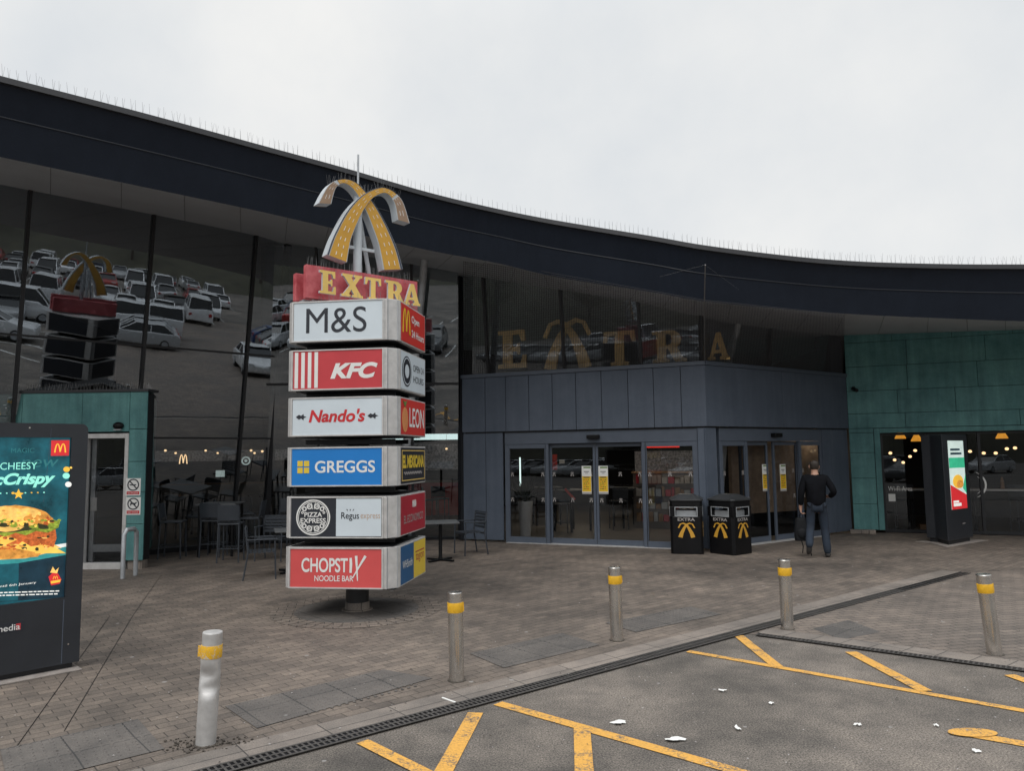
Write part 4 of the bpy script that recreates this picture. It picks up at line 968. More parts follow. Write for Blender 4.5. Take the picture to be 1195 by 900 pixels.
# burger, right half in frame
kp_([(-30, 655), (30, 652), (58, 645), (66, 640), (72, 640), (60, 634), (20, 636), (-30, 640)], 3)
kp_([(-34, 641), (-34, 652), (10, 653), (44, 650), (50, 644), (46, 638)], 2)
kp_([(-34, 620), (-34, 640), (46, 642), (62, 640), (66, 628), (64, 614), (50, 612)], 6)
kp_([(40, 646), (52, 636), (66, 640), (77, 646), (64, 646)], 7); kp_([(-12, 645), (20, 630), (10, 626), (-20, 628)], 7); kp_([(16, 640), (48, 646), (50, 636), (36, 638), (26, 632)], 7)
kp_([(-34, 606), (-34, 622), (-20, 626), (-6, 622), (6, 627), (18, 622), (30, 625), (42, 620), (56, 622), (68, 616), (70, 609), (60, 606), (50, 602)], 5)
kp_([(-20, 614), (0, 618), (20, 615), (40, 612), (56, 612), (40, 618), (20, 621), (0, 622)], 4)
kell(18, 614, 46, 24, 2, 26, 0.03, 0, 180); kell(6, 606, 28, 15, 3, 20, 0.05); kell(32, 602, 17, 9, 3, 16, 0.06); kell(50, 605, 9, 6, 2, 12, 0.05); kell(-16, 606, 14, 9, 3, 16, 0.05); kell(33, 606, 6, 4, 2, 12)
kp_([(55, 602), (62, 610), (60, 615), (50, 612)], 6)
for i in range(9): kell(-28 + i * 11 + random.uniform(-2, 2), 613 + random.uniform(-1, 2), 6, 3.2, (5, 4)[i % 2], 9, 0.3)
for i in range(34):
    a_, r_ = random.uniform(0.1, 3.0), random.uniform(0.1, 0.88); kell(18 + 44 * r_ * math.cos(a_), 613 - 22 * r_ * math.sin(a_), random.uniform(1, 3.2), random.uniform(0.6, 1.6), (3, 2, 3, 7)[i % 4], 8, 0.2)
for i in range(40): kell(random.uniform(-20, 60), random.uniform(626, 641), random.uniform(1.2, 4), random.uniform(0.8, 2), (6, 2, 3, 4)[i % 4], 7, 0.3)
for i in range(26): kell(-30 + i * 3.9, 610 + random.uniform(-4, 7), random.uniform(1.5, 3.5), random.uniform(1, 2), (5, 5, 7, 4)[i % 4], 7, 0.35)
# logo square, bag, baubles, small star line
kp_([(58.3, 514.3), (79.6, 514), (78.8, 532), (57.8, 532.3)], 8)
q = onF(FK, 61.5, 528.5, DS); q2 = onF(FK, 76, 517.8, DS)
im.prism(shape(ARCH_M, FK, q[0], q[1], q2[0] - q[0], q2[1] - q[1]), DS + lay[0] + 0.0006, DS + lay[0] + 0.0009, FK, 9, back=False)
lay[0] += 0.0012
kp_([(55, 673), (61, 667), (66, 669), (70, 676), (68, 681), (58, 683)], 8); kp_([(57, 668), (60, 661), (63, 666), (67, 662), (65, 669)], 3); kp_([(57.5, 678), (69, 676), (68.5, 679), (58, 681)], 9)
q = onF(FK, 60, 676, DS); q2 = onF(FK, 66, 671.5, DS); im.prism(shape(ARCH_M, FK, q[0], q[1], q2[0] - q[0], q2[1] - q[1]), DS + lay[0] + 0.0006, DS + lay[0] + 0.0009, FK, 9, back=False); lay[0] += 0.001
for cx_, cy_, r in ((76, 548, 4), (75.5, 555.5, 4.4), (78, 565.5, 4), (81, 546, 1.6)): kell(cx_, cy_, r * 0.95, r * 0.8, (9, 7, 11, 10)[int(cx_) % 4], 14)
for k in range(9): kell(-8 + k * 7.2, 576 - k * 0.15, 1.1 + 0.8 * (k == 3), 0.8 + 0.6 * (k == 3), 9 if k in (3, 6, 7) else 10, 8)
kp_([(20, 570.5), (22, 575), (26, 575.5), (22.8, 578), (24, 582), (20, 579.6), (16, 582), (17.4, 578), (14, 575.5), (18, 575)], 9)
def kt(s, px, py, hpx, wpx, mi, **kw):
    c = onF(FK, px, py, DS); a = onF(FK, px - wpx / 2, py, DS); b = onF(FK, px + wpx / 2, py, DS); t = onF(FK, px, py - hpx / 2, DS); d_ = onF(FK, px, py + hpx / 2, DS)
    lay[0] += 0.0004; txt(im, s, FK, c[0], c[1], DS + lay[0], t[1] - d_[1], b[0] - a[0], mi=mi, **kw)
kt('MAGIC', 25, 526, 5.5, 27, 12); kt('new', 45, 541, 9, 44, 12, shear=0.2)
kt('CHEESY', 20.5, 544, 8.2, 43, 10); kt('McCrispy', 19, 561, 17.5, 90, 10, bold=0.04, shear=0.3)
kt('available until 6th January', 5, 683.5, 3.4, 72, 11); 
for row in range(2):
    x = -25.0
    while x < 66:
        b = min(67, x + random.uniform(2, 7)); y = 690.5 - x * 0.03 + row * 3.2; kp_([(x, y), (b, y - 0.1), (b, y + 1.2), (x, y + 1.3)], 11); x = b + 1.2
im.build('screen_picture', ims, screen, normals=False)
ml = MB(); u0, v0 = onF(FK, 27.5, 736); u1, v1 = onF(FK, -40, 727)
mk2 = [M_INK, M_LETW, M_SRED, M_BLUE]; ml.box(u1, u0, v0 - 0.0, v0 + 0.085, 0.0005, 0.003, 0, FK)
txt(ml, 'media', FK, u0 - 0.125, v0 + 0.042, 0.0055, 0.055, 0.19, bold=0.01, mi=1); ml.box(u0 - 0.062, u0 - 0.025, v0 + 0.012, v0 + 0.07, 0.0035, 0.0042, 2, FK)
ml.build('maker_plate', mk2, KT, normals=False)
sc_ = MB()
for u, v in ((-0.1, 0.25), (-0.5, kz - 0.045), (-0.9, kz - 0.045)): sc_.prism([disc(u, v, 0.008, 10)], 0.0, 0.003, FK, 0)
sc_.build('screws', M_STEEL, kbody)

# ------------------------------------------------------------------ smaller digital totem on the right
k0 = G(1086, 632); k1 = G(1107, 637.5); k2 = G(1136.5, 632)
K2 = thing('advertising_totem', 'slim dark advertising totem with narrow lit screen before the right shop window', 'digital sign', (k1.x, k1.y, 0))
kh = V(1107, 507, k1.y).z
FKr = frame(k1, (k2 - k1)); wR = (k2 - k1).length
back = (-FKr.col[2].to_3d()); dpt = 0.36
k0 = k1 + (k0 - k1).normalized() * min(0.55, (k0 - k1).length)
pts = [k1, k2, k2 + back * dpt, k0 + back * 0.2, k0]
kb = MB(); kb.prism([[(p.x, p.y) for p in pts]], 0.09, kh, None, 0); body2 = kb.build('cabinet', M_KIOSK, K2, bevel=0.02, seg=3)
ctr = sum(pts, Vector()) / len(pts)
kb = MB(); kb.prism([[(ctr.x + (p.x - ctr.x) * 0.85, ctr.y + (p.y - ctr.y) * 0.85) for p in pts]], 0.004, 0.089, None, 0); kb.build('plinth', M_DARKF, K2)
kb = MB(); kb.prism([[(ctr.x + (p.x - ctr.x) * 1.55, ctr.y + (p.y - ctr.y) * 1.45) for p in pts]], 0.0045, 0.0125, None, 0); kb.build('concrete_pad', MATS['pale_concrete'], K2)
sA, sB = onF(FKr, 1107.5, 575), onF(FKr, 1129, 575); sv1 = onF(FKr, 1118, 514.5)[1]; sv0 = onF(FKr, 1121, 594)[1]
ua, ub = onF(FKr, 1109.5, 575)[0], onF(FKr, 1127.5, 575)[0]
S2 = MB(); S2.box(ua, ub, sv0, sv1, 0.001, 0.005, 0, FKr)
E_PALE = SCR('screen_pale', (0.55, 0.66, 0.62), 0.75, 0.1); E_GRN = SCR('screen_green', (0.04, 0.40, 0.22), 0.75, 0.15)
s2 = S2.build('screen', E_PALE, K2)
P2 = MB(); hv = sv1 - sv0; wv_ = ub - ua
P2.box(ua, ub, sv0 + hv * 0.60, sv0 + hv * 0.75, 0.0055, 0.0062, 0, FKr); P2.prism([[(ua, sv0), (ub, sv0), (ub, sv0 + hv * 0.2), (ua + wv_ * 0.5, sv0 + hv * 0.28), (ua, sv0 + hv * 0.36)]], 0.0055, 0.0064, FKr, 1)
P2.prism([disc(ua + wv_ * 0.5, sv0 + hv * 0.40, wv_ * 0.34, 18, hv * 0.10)], 0.0066, 0.0074, FKr, 2); P2.prism([disc(ua + wv_ * 0.62, sv0 + hv * 0.36, wv_ * 0.22, 14, hv * 0.06)], 0.0076, 0.0082, FKr, 3)
P2.prism([[(ub, sv0 + hv * 0.22), (ub, sv0 + hv * 0.5), (ua + wv_ * 0.78, sv0 + hv * 0.3)]], 0.0066, 0.0073, FKr, 0)
for vv, ww, hh, mi in ((0.87, 0.62, 0.03, 4), (0.81, 0.72, 0.03, 4), (0.11, 0.35, 0.03, 5), (0.065, 0.5, 0.045, 5)): P2.box(ua + wv_ * 0.12, ua + wv_ * (0.12 + ww), sv0 + hv * vv - hv * hh / 2, sv0 + hv * vv + hv * hh / 2, 0.0068, 0.0074, mi, FKr)
P2.build('screen_picture', [E_GRN, E_RED, E_YEL, E_BUN, E_DK, E_WHT], s2, normals=False)
d = MB(); u, v = onF(FKr, 1125, 611); d.box(u - 0.07, u + 0.07, v - 0.008, v + 0.008, 0.0, 0.004, 0, FKr); d.build('maker_plate', M_LETG, K2)

# ------------------------------------------------------------------ bollards
def bollard(px, py, lean, label, dent=False):
    p = G(px, py); b = thing('bollard', label, 'bollard', (p.x, p.y, 0), 0, 'steel bollards along the forecourt edge')
    n = 28; r = 0.068; h = 0.765; prof = [0.004 + h * i / 30 for i in range(31)]
    mb = MB(); vs = []; M0 = Matrix.Translation((p.x, p.y, 0))
    for z in prof:
        for k in range(n):
            t = 2 * math.pi * k / n; x, y = r * math.cos(t), r * math.sin(t)
            if dent:
                for zc, a, dep, sz in ((0.485, -1.75, 0.036, 0.045), (0.395, -1.2, 0.03, 0.04), (0.44, -1.55, 0.012, 0.07)):
                    g = math.exp(-((z - zc) / sz) ** 2) * max(0, math.cos(t - a)) ** 2; x -= dep * g * math.cos(a); y -= dep * g * math.sin(a)
                if 0.38 < z < 0.5: x *= 1.05
            vs.append((x, y, z))
    fs = [(i * n + k, i * n + (k + 1) % n, (i + 1) * n + (k + 1) % n, (i + 1) * n + k) for i in range(30) for k in range(n)]
    mb.add(vs, fs, 0, M0)
    top = [(0.068, h + 0.004), (0.064, h + 0.009), (0.0, h + 0.0095)]
    mb.lathe([(0.0681, h + 0.003), (0.065, h + 0.010), (0.058, h + 0.0115)], n, 0, M0)
    mb.build('post', M_STEEL if not dent else M_DENT, b, smooth=True)
    t = MB(); zt = h - 0.078
    for (z0, z1, rr) in ((zt - 0.088, zt, 0.0705),):
        t.lathe([(rr, z0), (rr + 0.0012, z0 + 0.003), (rr + 0.0012, z1 - 0.003), (rr, z1)], n, 0, M0)
    if dent: t.box(-0.085, -0.06, -0.03, -0.02, zt - 0.08, zt - 0.005, 0, M0)
    else: t.box(0.066, 0.078, -0.012, -0.008, zt - 0.08, zt - 0.004, 0, M0)
    t.build('tape_band', M_TAPE if not dent else M_TAPEW, b, smooth=True)
    bs = MB(); bs.lathe([(0.082, 0.0041), (0.08, 0.012), (0.069, 0.014)], n, 0, M0); bs.build('base_seal', M_SOIL, b)
    b.rotation_euler = (0, rad(lean), 0); return b
M_DENT = mat('dull_scuffed_steel', (0.56, 0.55, 0.54), 0.5, 0.55, var=0.15, scale=10)
M_TAPEW = worn_paint('worn_yellow_tape', (0.75, 0.42, 0.02), (0.6, 0.58, 0.55), 0.45)
bollard(240, 870, 2.3, 'dented leaning steel bollard with torn yellow tape in front of the lit burger totem', True)
bollard(533, 795, -0.8, 'upright steel bollard in front of the pylon, nearest the single loose white stick')
bollard(720, 748, -0.6, 'steel bollard standing between the pylon and the pair of black bins')
bollard(919, 735, -0.3, 'steel bollard on the drain corner, in front of the man with the bag')
bollard(1161, 765, -4.2, 'steel bollard tilted to the left on the brick bay in front of the slim totem')
gp0 = G(240, 870); rb = MB()
for k in range(130):
    a, r = random.uniform(0, 6.28), random.uniform(0.07, 0.26) ; s = random.uniform(0.004, 0.013)
    rb.ball((gp0.x + r * math.cos(a) * 1.3, gp0.y + r * math.sin(a) * 0.6, 0.006 + s * 0.4), s, s * 0.8, s * 0.6, 5, 4)
o = rb.build('broken_paving_rubble', M_SOIL, kind='stuff', label='loose dark rubble and leaf litter round the foot of the dented bollard', cat='rubble', loc=(gp0.x, gp0.y, 0))

# ------------------------------------------------------------------ litter bins
def litter_bin(px, py, rz, label, w=0.56):
    p = G(px, py); T = Matrix.Translation((p.x, p.y, 0)) @ Matrix.Rotation(rz, 4, 'Z'); h = w / 2; Hb = 1.04
    b = thing('litter_bin', label, 'bin', (p.x, p.y, 0), rz, 'black litter bins by the entrance')
    ca = 0.05
    pf = [(-h + ca, -h), (h - ca, -h), (h, -h + ca), (h, h - ca), (h - ca, h), (-h + ca, h), (-h, h - ca), (-h, -h + ca)]
    body = MB(); body.prism([pf], 0.006, 0.73, T, 0)
    zo0, zo1 = 0.75, 0.91; body.prism([pf], zo1 + 0.02, Hb, T, 0)
    for sx in (-1, 1):
        for sy in (-1, 1): body.box(sx * h - sx * 0.11 if sx > 0 else -h, h if sx > 0 else -h + 0.11, (h - 0.11) if sy > 0 else -h, h if sy > 0 else -h + 0.11, 0.731, zo1 + 0.019, 0, T @ Matrix.Diagonal((0.985, 0.985, 1, 1)))
    bo_ = body.build('bin_body', M_BLACK, b, bevel=0.008, seg=2)
    li = MB(); li.prism([[(x * 0.72, y * 0.72) for x, y in pf]], 0.731, 0.85, T, 0); li.build('liner', M_GALV, b)
    k = 1.06
    lid = MB(); v = [(x * k, y * k, Hb) for x, y in pf] + [(x * k, y * k, Hb + 0.035) for x, y in pf] + [(x * 0.45, y * 0.45, Hb + 0.125) for x, y in pf]; n = 8
    lid.add(v, [(i, (i + 1) % n, n + (i + 1) % n, n + i) for i in range(n)] + [(n + i, n + (i + 1) % n, 2 * n + (i + 1) % n, 2 * n + i) for i in range(n)] + [tuple(2 * n + i for i in range(n)), tuple(reversed(range(n)))], 0, T)
    lid.build('lid', M_BINLID, b, bevel=0.008)
    for a in range(4):
        F = T @ Matrix.Rotation(a * math.pi / 2, 4, 'Z') @ frame((0, -h, 0), (1, 0, 0))
        rm = MB(); rects(rm, F, -h + 0.095, h - 0.095, zo0 - 0.015, zo1 + 0.015, 0.016, 0.0, 0.009); rm.build('opening_rim', M_GALV, b, bevel=0.002, seg=1)
        if a in (0, 1, 3):
            mk = MB(); txt(mk, 'EXTRA', F, 0, 0.68, 0.002, 0.06, 0.33, bold=0.02, mi=1); road_x(mk, F, -0.17, 0.33, 0.34, 0.28, 0.0015, 0.003, 0); mk.build('road_mark', [M_ARCHY, M_LETG], b, normals=False)
    return b
M_BINLID = mat('weathered_black_lid', (0.045, 0.047, 0.05), 0.35, 0.2, var=0.3)
litter_bin(802.5, 645, rad(-14), 'black litter bin by the sidelight, left of the pair, turned towards the pylon', 0.63)
litter_bin(853, 646, rad(38), 'black litter bin by the corner post, right of the pair, standing corner on', 0.61)

# ------------------------------------------------------------------ notices, cameras, lights on walls
def notice(px0, py0, px1, py1, F, label, name='notice'):
    u0, v1 = onF(F, px0, py0); u1, v0 = onF(F, px1, py1); c = F @ Vector(((u0 + u1) / 2, v0, 0.01))
    return thing(name, label, 'sign', c), u0, v0, u1, v1
for (py0, py1, dog) in ((558.5, 578.5, 0), (580.5, 601, 1)):
    t, u0, v0, u1, v1 = notice(147.5, py0, 164, py1, FB1, 'white no smoking notice on the teal lobby, above the no dogs one' if not dog else 'white no dogs notice on the teal lobby, under the no smoking one', 'prohibition_sign')
    MB().box(u0, u1, v0, v1, 0.006, 0.009, 0, FB1).build('plate', M_POSTER, t)
    m = MB(); uc, vc = (u0 + u1) / 2, v0 + (v1 - v0) * 0.62; r = (u1 - u0) * 0.40
    m.prism(ring(uc, vc, r * 0.8, r), 0.0095, 0.011, FB1, 0); m.prism(ribbon([(uc - r * .6, vc + r * .6), (uc + r * .6, vc - r * .6)], [r * .2] * 2), 0.0112, 0.012, FB1, 0)
    if dog: m.prism([[(uc - r * .55, vc - r * .05), (uc - r * .4, vc + r * .25), (uc + r * .3, vc + r * .15), (uc + r * .5, vc + r * .35), (uc + r * .62, vc + r * .2), (uc + r * .35, vc - r * .1), (uc + r * .3, vc - r * .4), (uc + r * .15, vc - r * .1), (uc - r * .3, vc - r * .08), (uc - r * .42, vc - r * .4)]], 0.0095, 0.0108, FB1, 0)
    else: m.prism([[(uc - r * .6, vc - r * .1), (uc + r * .5, vc - r * .1), (uc + r * .5, vc + r * .08), (uc - r * .6, vc + r * .08)]], 0.0095, 0.0108, FB1, 0)
    m.box(u0 + 0.02, u1 - 0.02, v0 + 0.02, v0 + (v1 - v0) * 0.24, 0.0092, 0.0105, 1, FB1)
    txt(m, 'NO SMOKING' if not dog else 'NO DOGS', FB1, uc, v0 + (v1 - v0) * 0.145, 0.012, 0.025, (u1 - u0) * 0.7, mi=2)
    m.build('symbol', [M_INK, M_LETR, M_LETW], t, normals=False)
def door_poster(F, px, w, label):
    u, v0 = onF(F, px, 577 if F is FL else 573.5, w); v1 = onF(F, px, 544 if F is FL else 542, w)[1]; hw = 0.108
    t = thing('door_poster', label, 'poster', F @ Vector((u, v0, w)), 0, 'yellow and white posters on the entrance doors')
    MB().box(u - hw, u + hw, v0, v1, w, w + 0.004, 0, F).build('sheet', M_POSTER, t)
    m = MB(); H_ = v1 - v0; m.box(u - hw + 0.006, u + hw - 0.006, v0 + H_ * 0.09, v0 + H_ * 0.63, w + 0.0045, w + 0.0055, 0, F)
    m.box(u - hw + 0.04, u + hw - 0.01, v1 - H_ * 0.08, v1 - H_ * 0.03, w + 0.0045, w + 0.0055, 1, F)
    for k, (vv, ww, hh) in enumerate(((0.80, 0.12, 0.014), (0.74, 0.07, 0.010), (0.595, 0.14, 0.022))): m.box(u - ww / 2, u + ww / 2, v0 + H_ * vv - hh / 2, v0 + H_ * vv + hh / 2, w + 0.006, w + 0.0068, 2, F)
    rn = random.Random(int(px))
    for r in range(6):
        a = u - 0.07
        for q in range(3):
            b = a + rn.uniform(0.015, 0.05); m.box(a, b, v0 + H_ * (0.50 - r * 0.065), v0 + H_ * (0.50 - r * 0.065) + 0.014, w + 0.006, w + 0.0068, 3 if (r + q) % 3 == 1 else 2, F); a = b + 0.012
    m.box(u - hw, u + hw, v0 + 0.002, v0 + H_ * 0.06, w + 0.0045, w + 0.0055, 4, F)
    m.build('printing', [M_PYEL, MATS['leaf_green'], M_INK, M_LETR, M_LETG], t, normals=False)
wp = -0.195
door_poster(FL, 685, wp, 'yellow and white poster on the left leaf of the left doorway')
door_poster(FL, 704.5, wp, 'yellow and white poster on the right leaf of the left doorway')
door_poster(FR, 894, wp, 'narrow yellow poster on the left leaf of the right doorway, nearest the bins')
door_poster(FR, 914.5, wp, 'narrow yellow poster on the right leaf of the right doorway, beside the man')
u, v = onF(FB1, 139, 499)
t = thing('wall_lamp', 'small black half round lamp on the teal wall above the lobby door', 'lamp', FB1 @ Vector((u, v, 0.0)))
m = MB(); m.ball(FB1 @ Vector((u, v + 0.03, 0.03)), 0.10, 0.07, 0.07, 14, 8); m.build('housing', M_BLACK, t, smooth=True)
m = MB(); m.box(u - 0.07, u + 0.07, v - 0.055, v - 0.035, 0.01, 0.07, 0, FB1); m.build('lens', M_GALV, t, bevel=0.006)
u, v = onF(FT_, 996, 454)
t = thing('security_camera', 'small dark security camera on the teal wall beside the grey entrance block', 'camera', FT_ @ Vector((u, v, 0)))
m = MB(); m.box(u - 0.03, u + 0.03, v - 0.02, v + 0.06, 0.005, 0.06, 0, FT_); m.build('bracket', M_BLACK, t, bevel=0.006)
m = MB(); m.tube([FT_ @ Vector((u - 0.02, v, 0.08)), FT_ @ Vector((u + 0.06, v - 0.06, 0.26))], 0.045, 10); m.build('camera_body', M_BLACK, t, smooth=True)
g = G(143, 676)
t = thing('guard_rail', 'short galvanised hoop guard rail beside the silver lobby door', 'rail', (g.x, g.y, 0))
m = MB(); hz = V(146, 619, g.y).z
m.tube([(g.x, g.y, 0.005), (g.x, g.y, hz - 0.08), (g.x + 0.02, g.y + 0.04, hz), (g.x + 0.04, g.y + 0.25, hz), (g.x + 0.05, g.y + 0.32, hz - 0.06), (g.x + 0.05, g.y + 0.33, 0.005)], 0.038, 10)
m.build('hoop', M_GALV, t, smooth=True)
p = FT_ @ Vector((0.18, 0, 0.22)); t = MB(); t.box(-0.28, 0.28, -0.1, 0.1, 0.005, 0.1, 0, Matrix.Translation(p) @ Matrix.Rotation(math.atan2((bT - bR).y, (bT - bR).x), 4, 'Z'))
t.build('kerb_block', M_KERB, bevel=0.015, label='loose pale concrete block lying at the foot of the teal wall', cat='block', loc=p)
# Wi-Fi lettering and round mark on the shop window
t = thing('window_sticker', 'white Wi-Fi Area lettering and small square notice on the shop window', 'sticker', FT_ @ Vector((fx(FT_, 1045, 570), 1.0, -0.21)))
m = MB(); u, v = onF(FT_, 1050.5, 570.5, -0.21); txt(m, 'Wi-Fi Area', FT_, u, v, -0.212, 0.11, 0.52); m.build('lettering', M_LETW, t, normals=False)
m = MB(); u, v = onF(FT_, 1041, 581, -0.21); m.box(u - 0.075, u + 0.075, v - 0.09, v + 0.09, -0.214, -0.211, 0, FT_); m.build('square_notice', M_POSTER, t)
m = MB(); u, v = onF(FT_, 1132, 566, -0.21); m.prism([ribbon([(u + 0.32 * math.cos(a), v + 0.32 * math.sin(a)) for a in [rad(-65 + 13 * k) for k in range(11)]], [0.01, .02, .03, .035, .04, .04, .04, .035, .03, .02, .01])], -0.213, -0.211, FT_, 0)
m.prism([ribbon([(u + 0.25 * math.cos(a), v + 0.25 * math.sin(a)) for a in [rad(-55 + 13 * k) for k in range(9)]], [.012] * 9)], -0.213, -0.211, FT_, 0); 
m.build('window_mark', M_LETW, label='pale curved round mark on the shop window right of the slim totem', cat='sticker', loc=FT_ @ Vector((u, v, -0.21)))
# EXTRA letters standing inside the upper glazing
EI = thing('window_lettering', 'big faded gold EXTRA letters standing inside the upper glazing above the entrance', 'lettering', TL @ Vector((2.8, 0, -0.5)))
M_FADEG = mat('faded_gold', (0.78, 0.52, 0.20), 0.6, var=0.25, scale=5)
FI = frame(TL @ Vector((0, 0, -0.2)), TL.col[0].to_3d())
for ch, pa, pb, y0, y1 in (('E', 582, 622, 431, 387), ('X', 634, 692, 434, 376), ('T', 705, 747, 428, 388), ('R', 762, 802, 424, 387), ('A', 826, 852, 423, 389)):
    ua, vb = onF(FI, pa, y0); ub, vt = onF(FI, pb, y0); vt = onF(FI, pa, y1)[1]; vb = max(vb, 0.03)
    m = MB()
    if ch == 'X': road_x(m, FI, ua, vb, ub - ua, vt - vb, -0.03, 0.03, 0, 0.002)
    else: m.prism(shape(SERIF[ch], FI, ua, vb, ub - ua, vt - vb), -0.03, 0.03, FI, 0)
    m.build('letter', M_FADEG, EI)
# ------------------------------------------------------------------ outdoor furniture
def bar_chair(label):
    c = thing('bar_chair', label, 'chair', (0, 0, 0), 0, 'grey bar chairs on the terrace')
    def leg(x, y, yt):
        m = MB(); m.tube([(x, y, 0.003), (x * 0.94, yt, 0.72)], [0.014, 0.016], 6); m.build('leg', M_CHAIR, c, smooth=True)
    for x in (-0.2, 0.2): leg(x, 0.21, 0.19); leg(x, -0.22, -0.19)
    m = MB(); m.box(-0.21, 0.21, -0.2, 0.22, 0.715, 0.75); m.build('seat', M_CHAIR, c, bevel=0.012)
    m = MB()
    for x in (-0.2, 0.2): m.tube([(x, -0.195, 0.75), (x, -0.245, 1.08)], 0.013, 6)
    m.tube([(-0.2, -0.2, 0.775), (0.2, -0.2, 0.775)], 0.010, 6)
    m.build('back_frame', M_CHAIR, c, smooth=True)
    m = MB(); vs = []; n = 8
    for i in range(n + 1):
        x = -0.195 + 0.39 * i / n; d = -0.03 * math.cos(math.pi * (x / 0.39))
        vs += [(x, -0.212 + d, 0.80), (x, -0.25 + d, 1.10), (x, -0.226 + d, 0.80), (x, -0.264 + d, 1.10)]
    fs = []
    for i in range(n): a = 4 * i; fs += [(a, a + 4, a + 5, a + 1), (a + 2, a + 3, a + 7, a + 6), (a, a + 2, a + 6, a + 4), (a + 1, a + 5, a + 7, a + 3)]
    fs += [(0, 1, 3, 2), (4 * n, 4 * n + 2, 4 * n + 3, 4 * n + 1)]
    m.add(vs, fs); m.build('backrest', M_CHAIR, c, bevel=0.004)
    m = MB()
    for y in (0.2, -0.21): m.tube([(-0.2, y, 0.27), (0.2, y, 0.27)], 0.01, 6)
    for x in (-0.2, 0.2): m.tube([(x, -0.21, 0.25), (x, 0.2, 0.25)], 0.01, 6)
    m.build('foot_rail', M_CHAIR, c, smooth=True); return c
def armchair(label):
    c = thing('armchair', label, 'chair', (0, 0, 0), 0, 'slatted metal armchairs on the terrace')
    for x in (-0.26, 0.26):
        m = MB(); m.tube([(x, 0.24, 0.003), (x, 0.22, 0.64)], 0.014, 6); m.build('leg', M_CHAIR, c, smooth=True)
        m = MB(); m.tube([(x, -0.27, 0.003), (x, -0.2, 0.44), (x, -0.24, 0.83)], 0.014, 6); m.build('leg', M_CHAIR, c, smooth=True)
        m = MB(); m.box(x - 0.022, x + 0.022, -0.22, 0.26, 0.645, 0.665); m.build('armrest', M_CHAIR, c, bevel=0.006)
    m = MB()
    for k in range(6): m.box(-0.24, 0.24, -0.2 + k * 0.075, -0.2 + k * 0.075 + 0.06, 0.435, 0.452)
    m.box(-0.26, 0.26, 0.2, 0.225, 0.405, 0.434); m.box(-0.26, 0.26, -0.22, -0.203, 0.405, 0.434); m.build('seat', M_CHAIR, c)
    m = MB()
    for k in range(5): z = 0.52 + k * 0.062; m.box(-0.25, 0.25, -0.225 - 0.008 * k, -0.208 - 0.008 * k, z, z + 0.048)
    m.box(-0.27, 0.27, -0.262, -0.238, 0.828, 0.85); m.build('backrest', M_CHAIR, c); return c
def bar_table(label, s=0.75, h=1.07):
    c = thing('bar_table', label, 'table', (0, 0, 0), 0, 'high bar tables'); a = s / 2
    m = MB(); m.box(-a, a, -a, a, h - 0.03, h); m.build('table_top', M_TABLE, c, bevel=0.006)
    for x in (-1, 1):
        for y in (-1, 1): m = MB(); m.box(x * (a - 0.07) - 0.022, x * (a - 0.07) + 0.022, y * (a - 0.07) - 0.022, y * (a - 0.07) + 0.022, 0.004, h - 0.031); m.build('leg', M_BLACK, c)
    m = MB(); m.box(-a + 0.095, a - 0.095, -0.02, 0.02, h - 0.08, h - 0.032); m.box(-0.02, 0.02, -a + 0.1, -0.022, h - 0.079, h - 0.032); m.build('rail', M_BLACK, c); return c
def cafe_table(label, s=0.68):
    c = thing('cafe_table', label, 'table', (0, 0, 0), 0, 'low pedestal tables'); a = s / 2
    m = MB(); m.box(-a, a, -a, a, 0.715, 0.74); m.build('table_top', M_TABLE, c, bevel=0.006)
    m = MB(); m.lathe([(0.045, 0.04), (0.035, 0.08), (0.035, 0.714)], 12); m.build('pedestal', M_BLACK, c, smooth=True)
    m = MB()
    for k in range(2):
        R_ = Matrix.Rotation(math.pi / 4 + k * math.pi / 2, 4, 'Z'); m.box(-0.32, 0.32, -0.03, 0.03, 0.005 + 0.001 * k, 0.035 + 0.002 * k, 0, R_)
    m.build('foot', M_BLACK, c, bevel=0.004); return c
Z0 = 0.004
def gz(px, py): p = G(px, py); return (p.x, p.y, Z0)
bc0 = bar_chair('grey bar chair side on, nearest the teal lobby corner'); bc0.location = gz(201, 652); bc0.rotation_euler = (0, 0, rad(-82))
dup(bc0, gz(269, 656), rad(6), 'grey bar chair in front of the high table, its back to the car park')
dup(bc0, gz(249, 650), rad(0), 'grey bar chair half hidden behind another on the left of the high table')
dup(bc0, gz(293, 646), rad(95), 'grey bar chair turned sideways at the right of the high table')
dup(bc0, gz(262, 637), rad(180), 'grey bar chair on the glass side of the high table, facing the car park')
bt0 = bar_table('dark high table with black legs among the bar chairs outside the tall glass', 0.80); bt0.location = gz(257, 648); bt0.rotation_euler = (0, 0, rad(4))
ac0 = armchair('slatted grey armchair side on, left of the pylon and nearest the camera'); ac0.location = gz(304, 675); ac0.rotation_euler = (0, 0, rad(-72))
dup(ac0, gz(318, 654), rad(176), 'slatted grey armchair behind the low table left of the pylon, facing the car park')
dup(ac0, gz(549, 647), rad(118), 'slatted grey armchair right of the pylon by the grey entrance wall')
dup(ac0, gz(466, 650), rad(-80), 'slatted grey armchair mostly hidden behind the lowest box of the pylon')
ct0 = cafe_table('low dark pedestal table half hidden by the left edge of the pylon'); ct0.location = gz(343, 668); ct0.rotation_euler = (0, 0, rad(20))
dup(ct0, gz(514, 655), rad(10), 'low dark pedestal table right of the pylon beside an armchair')

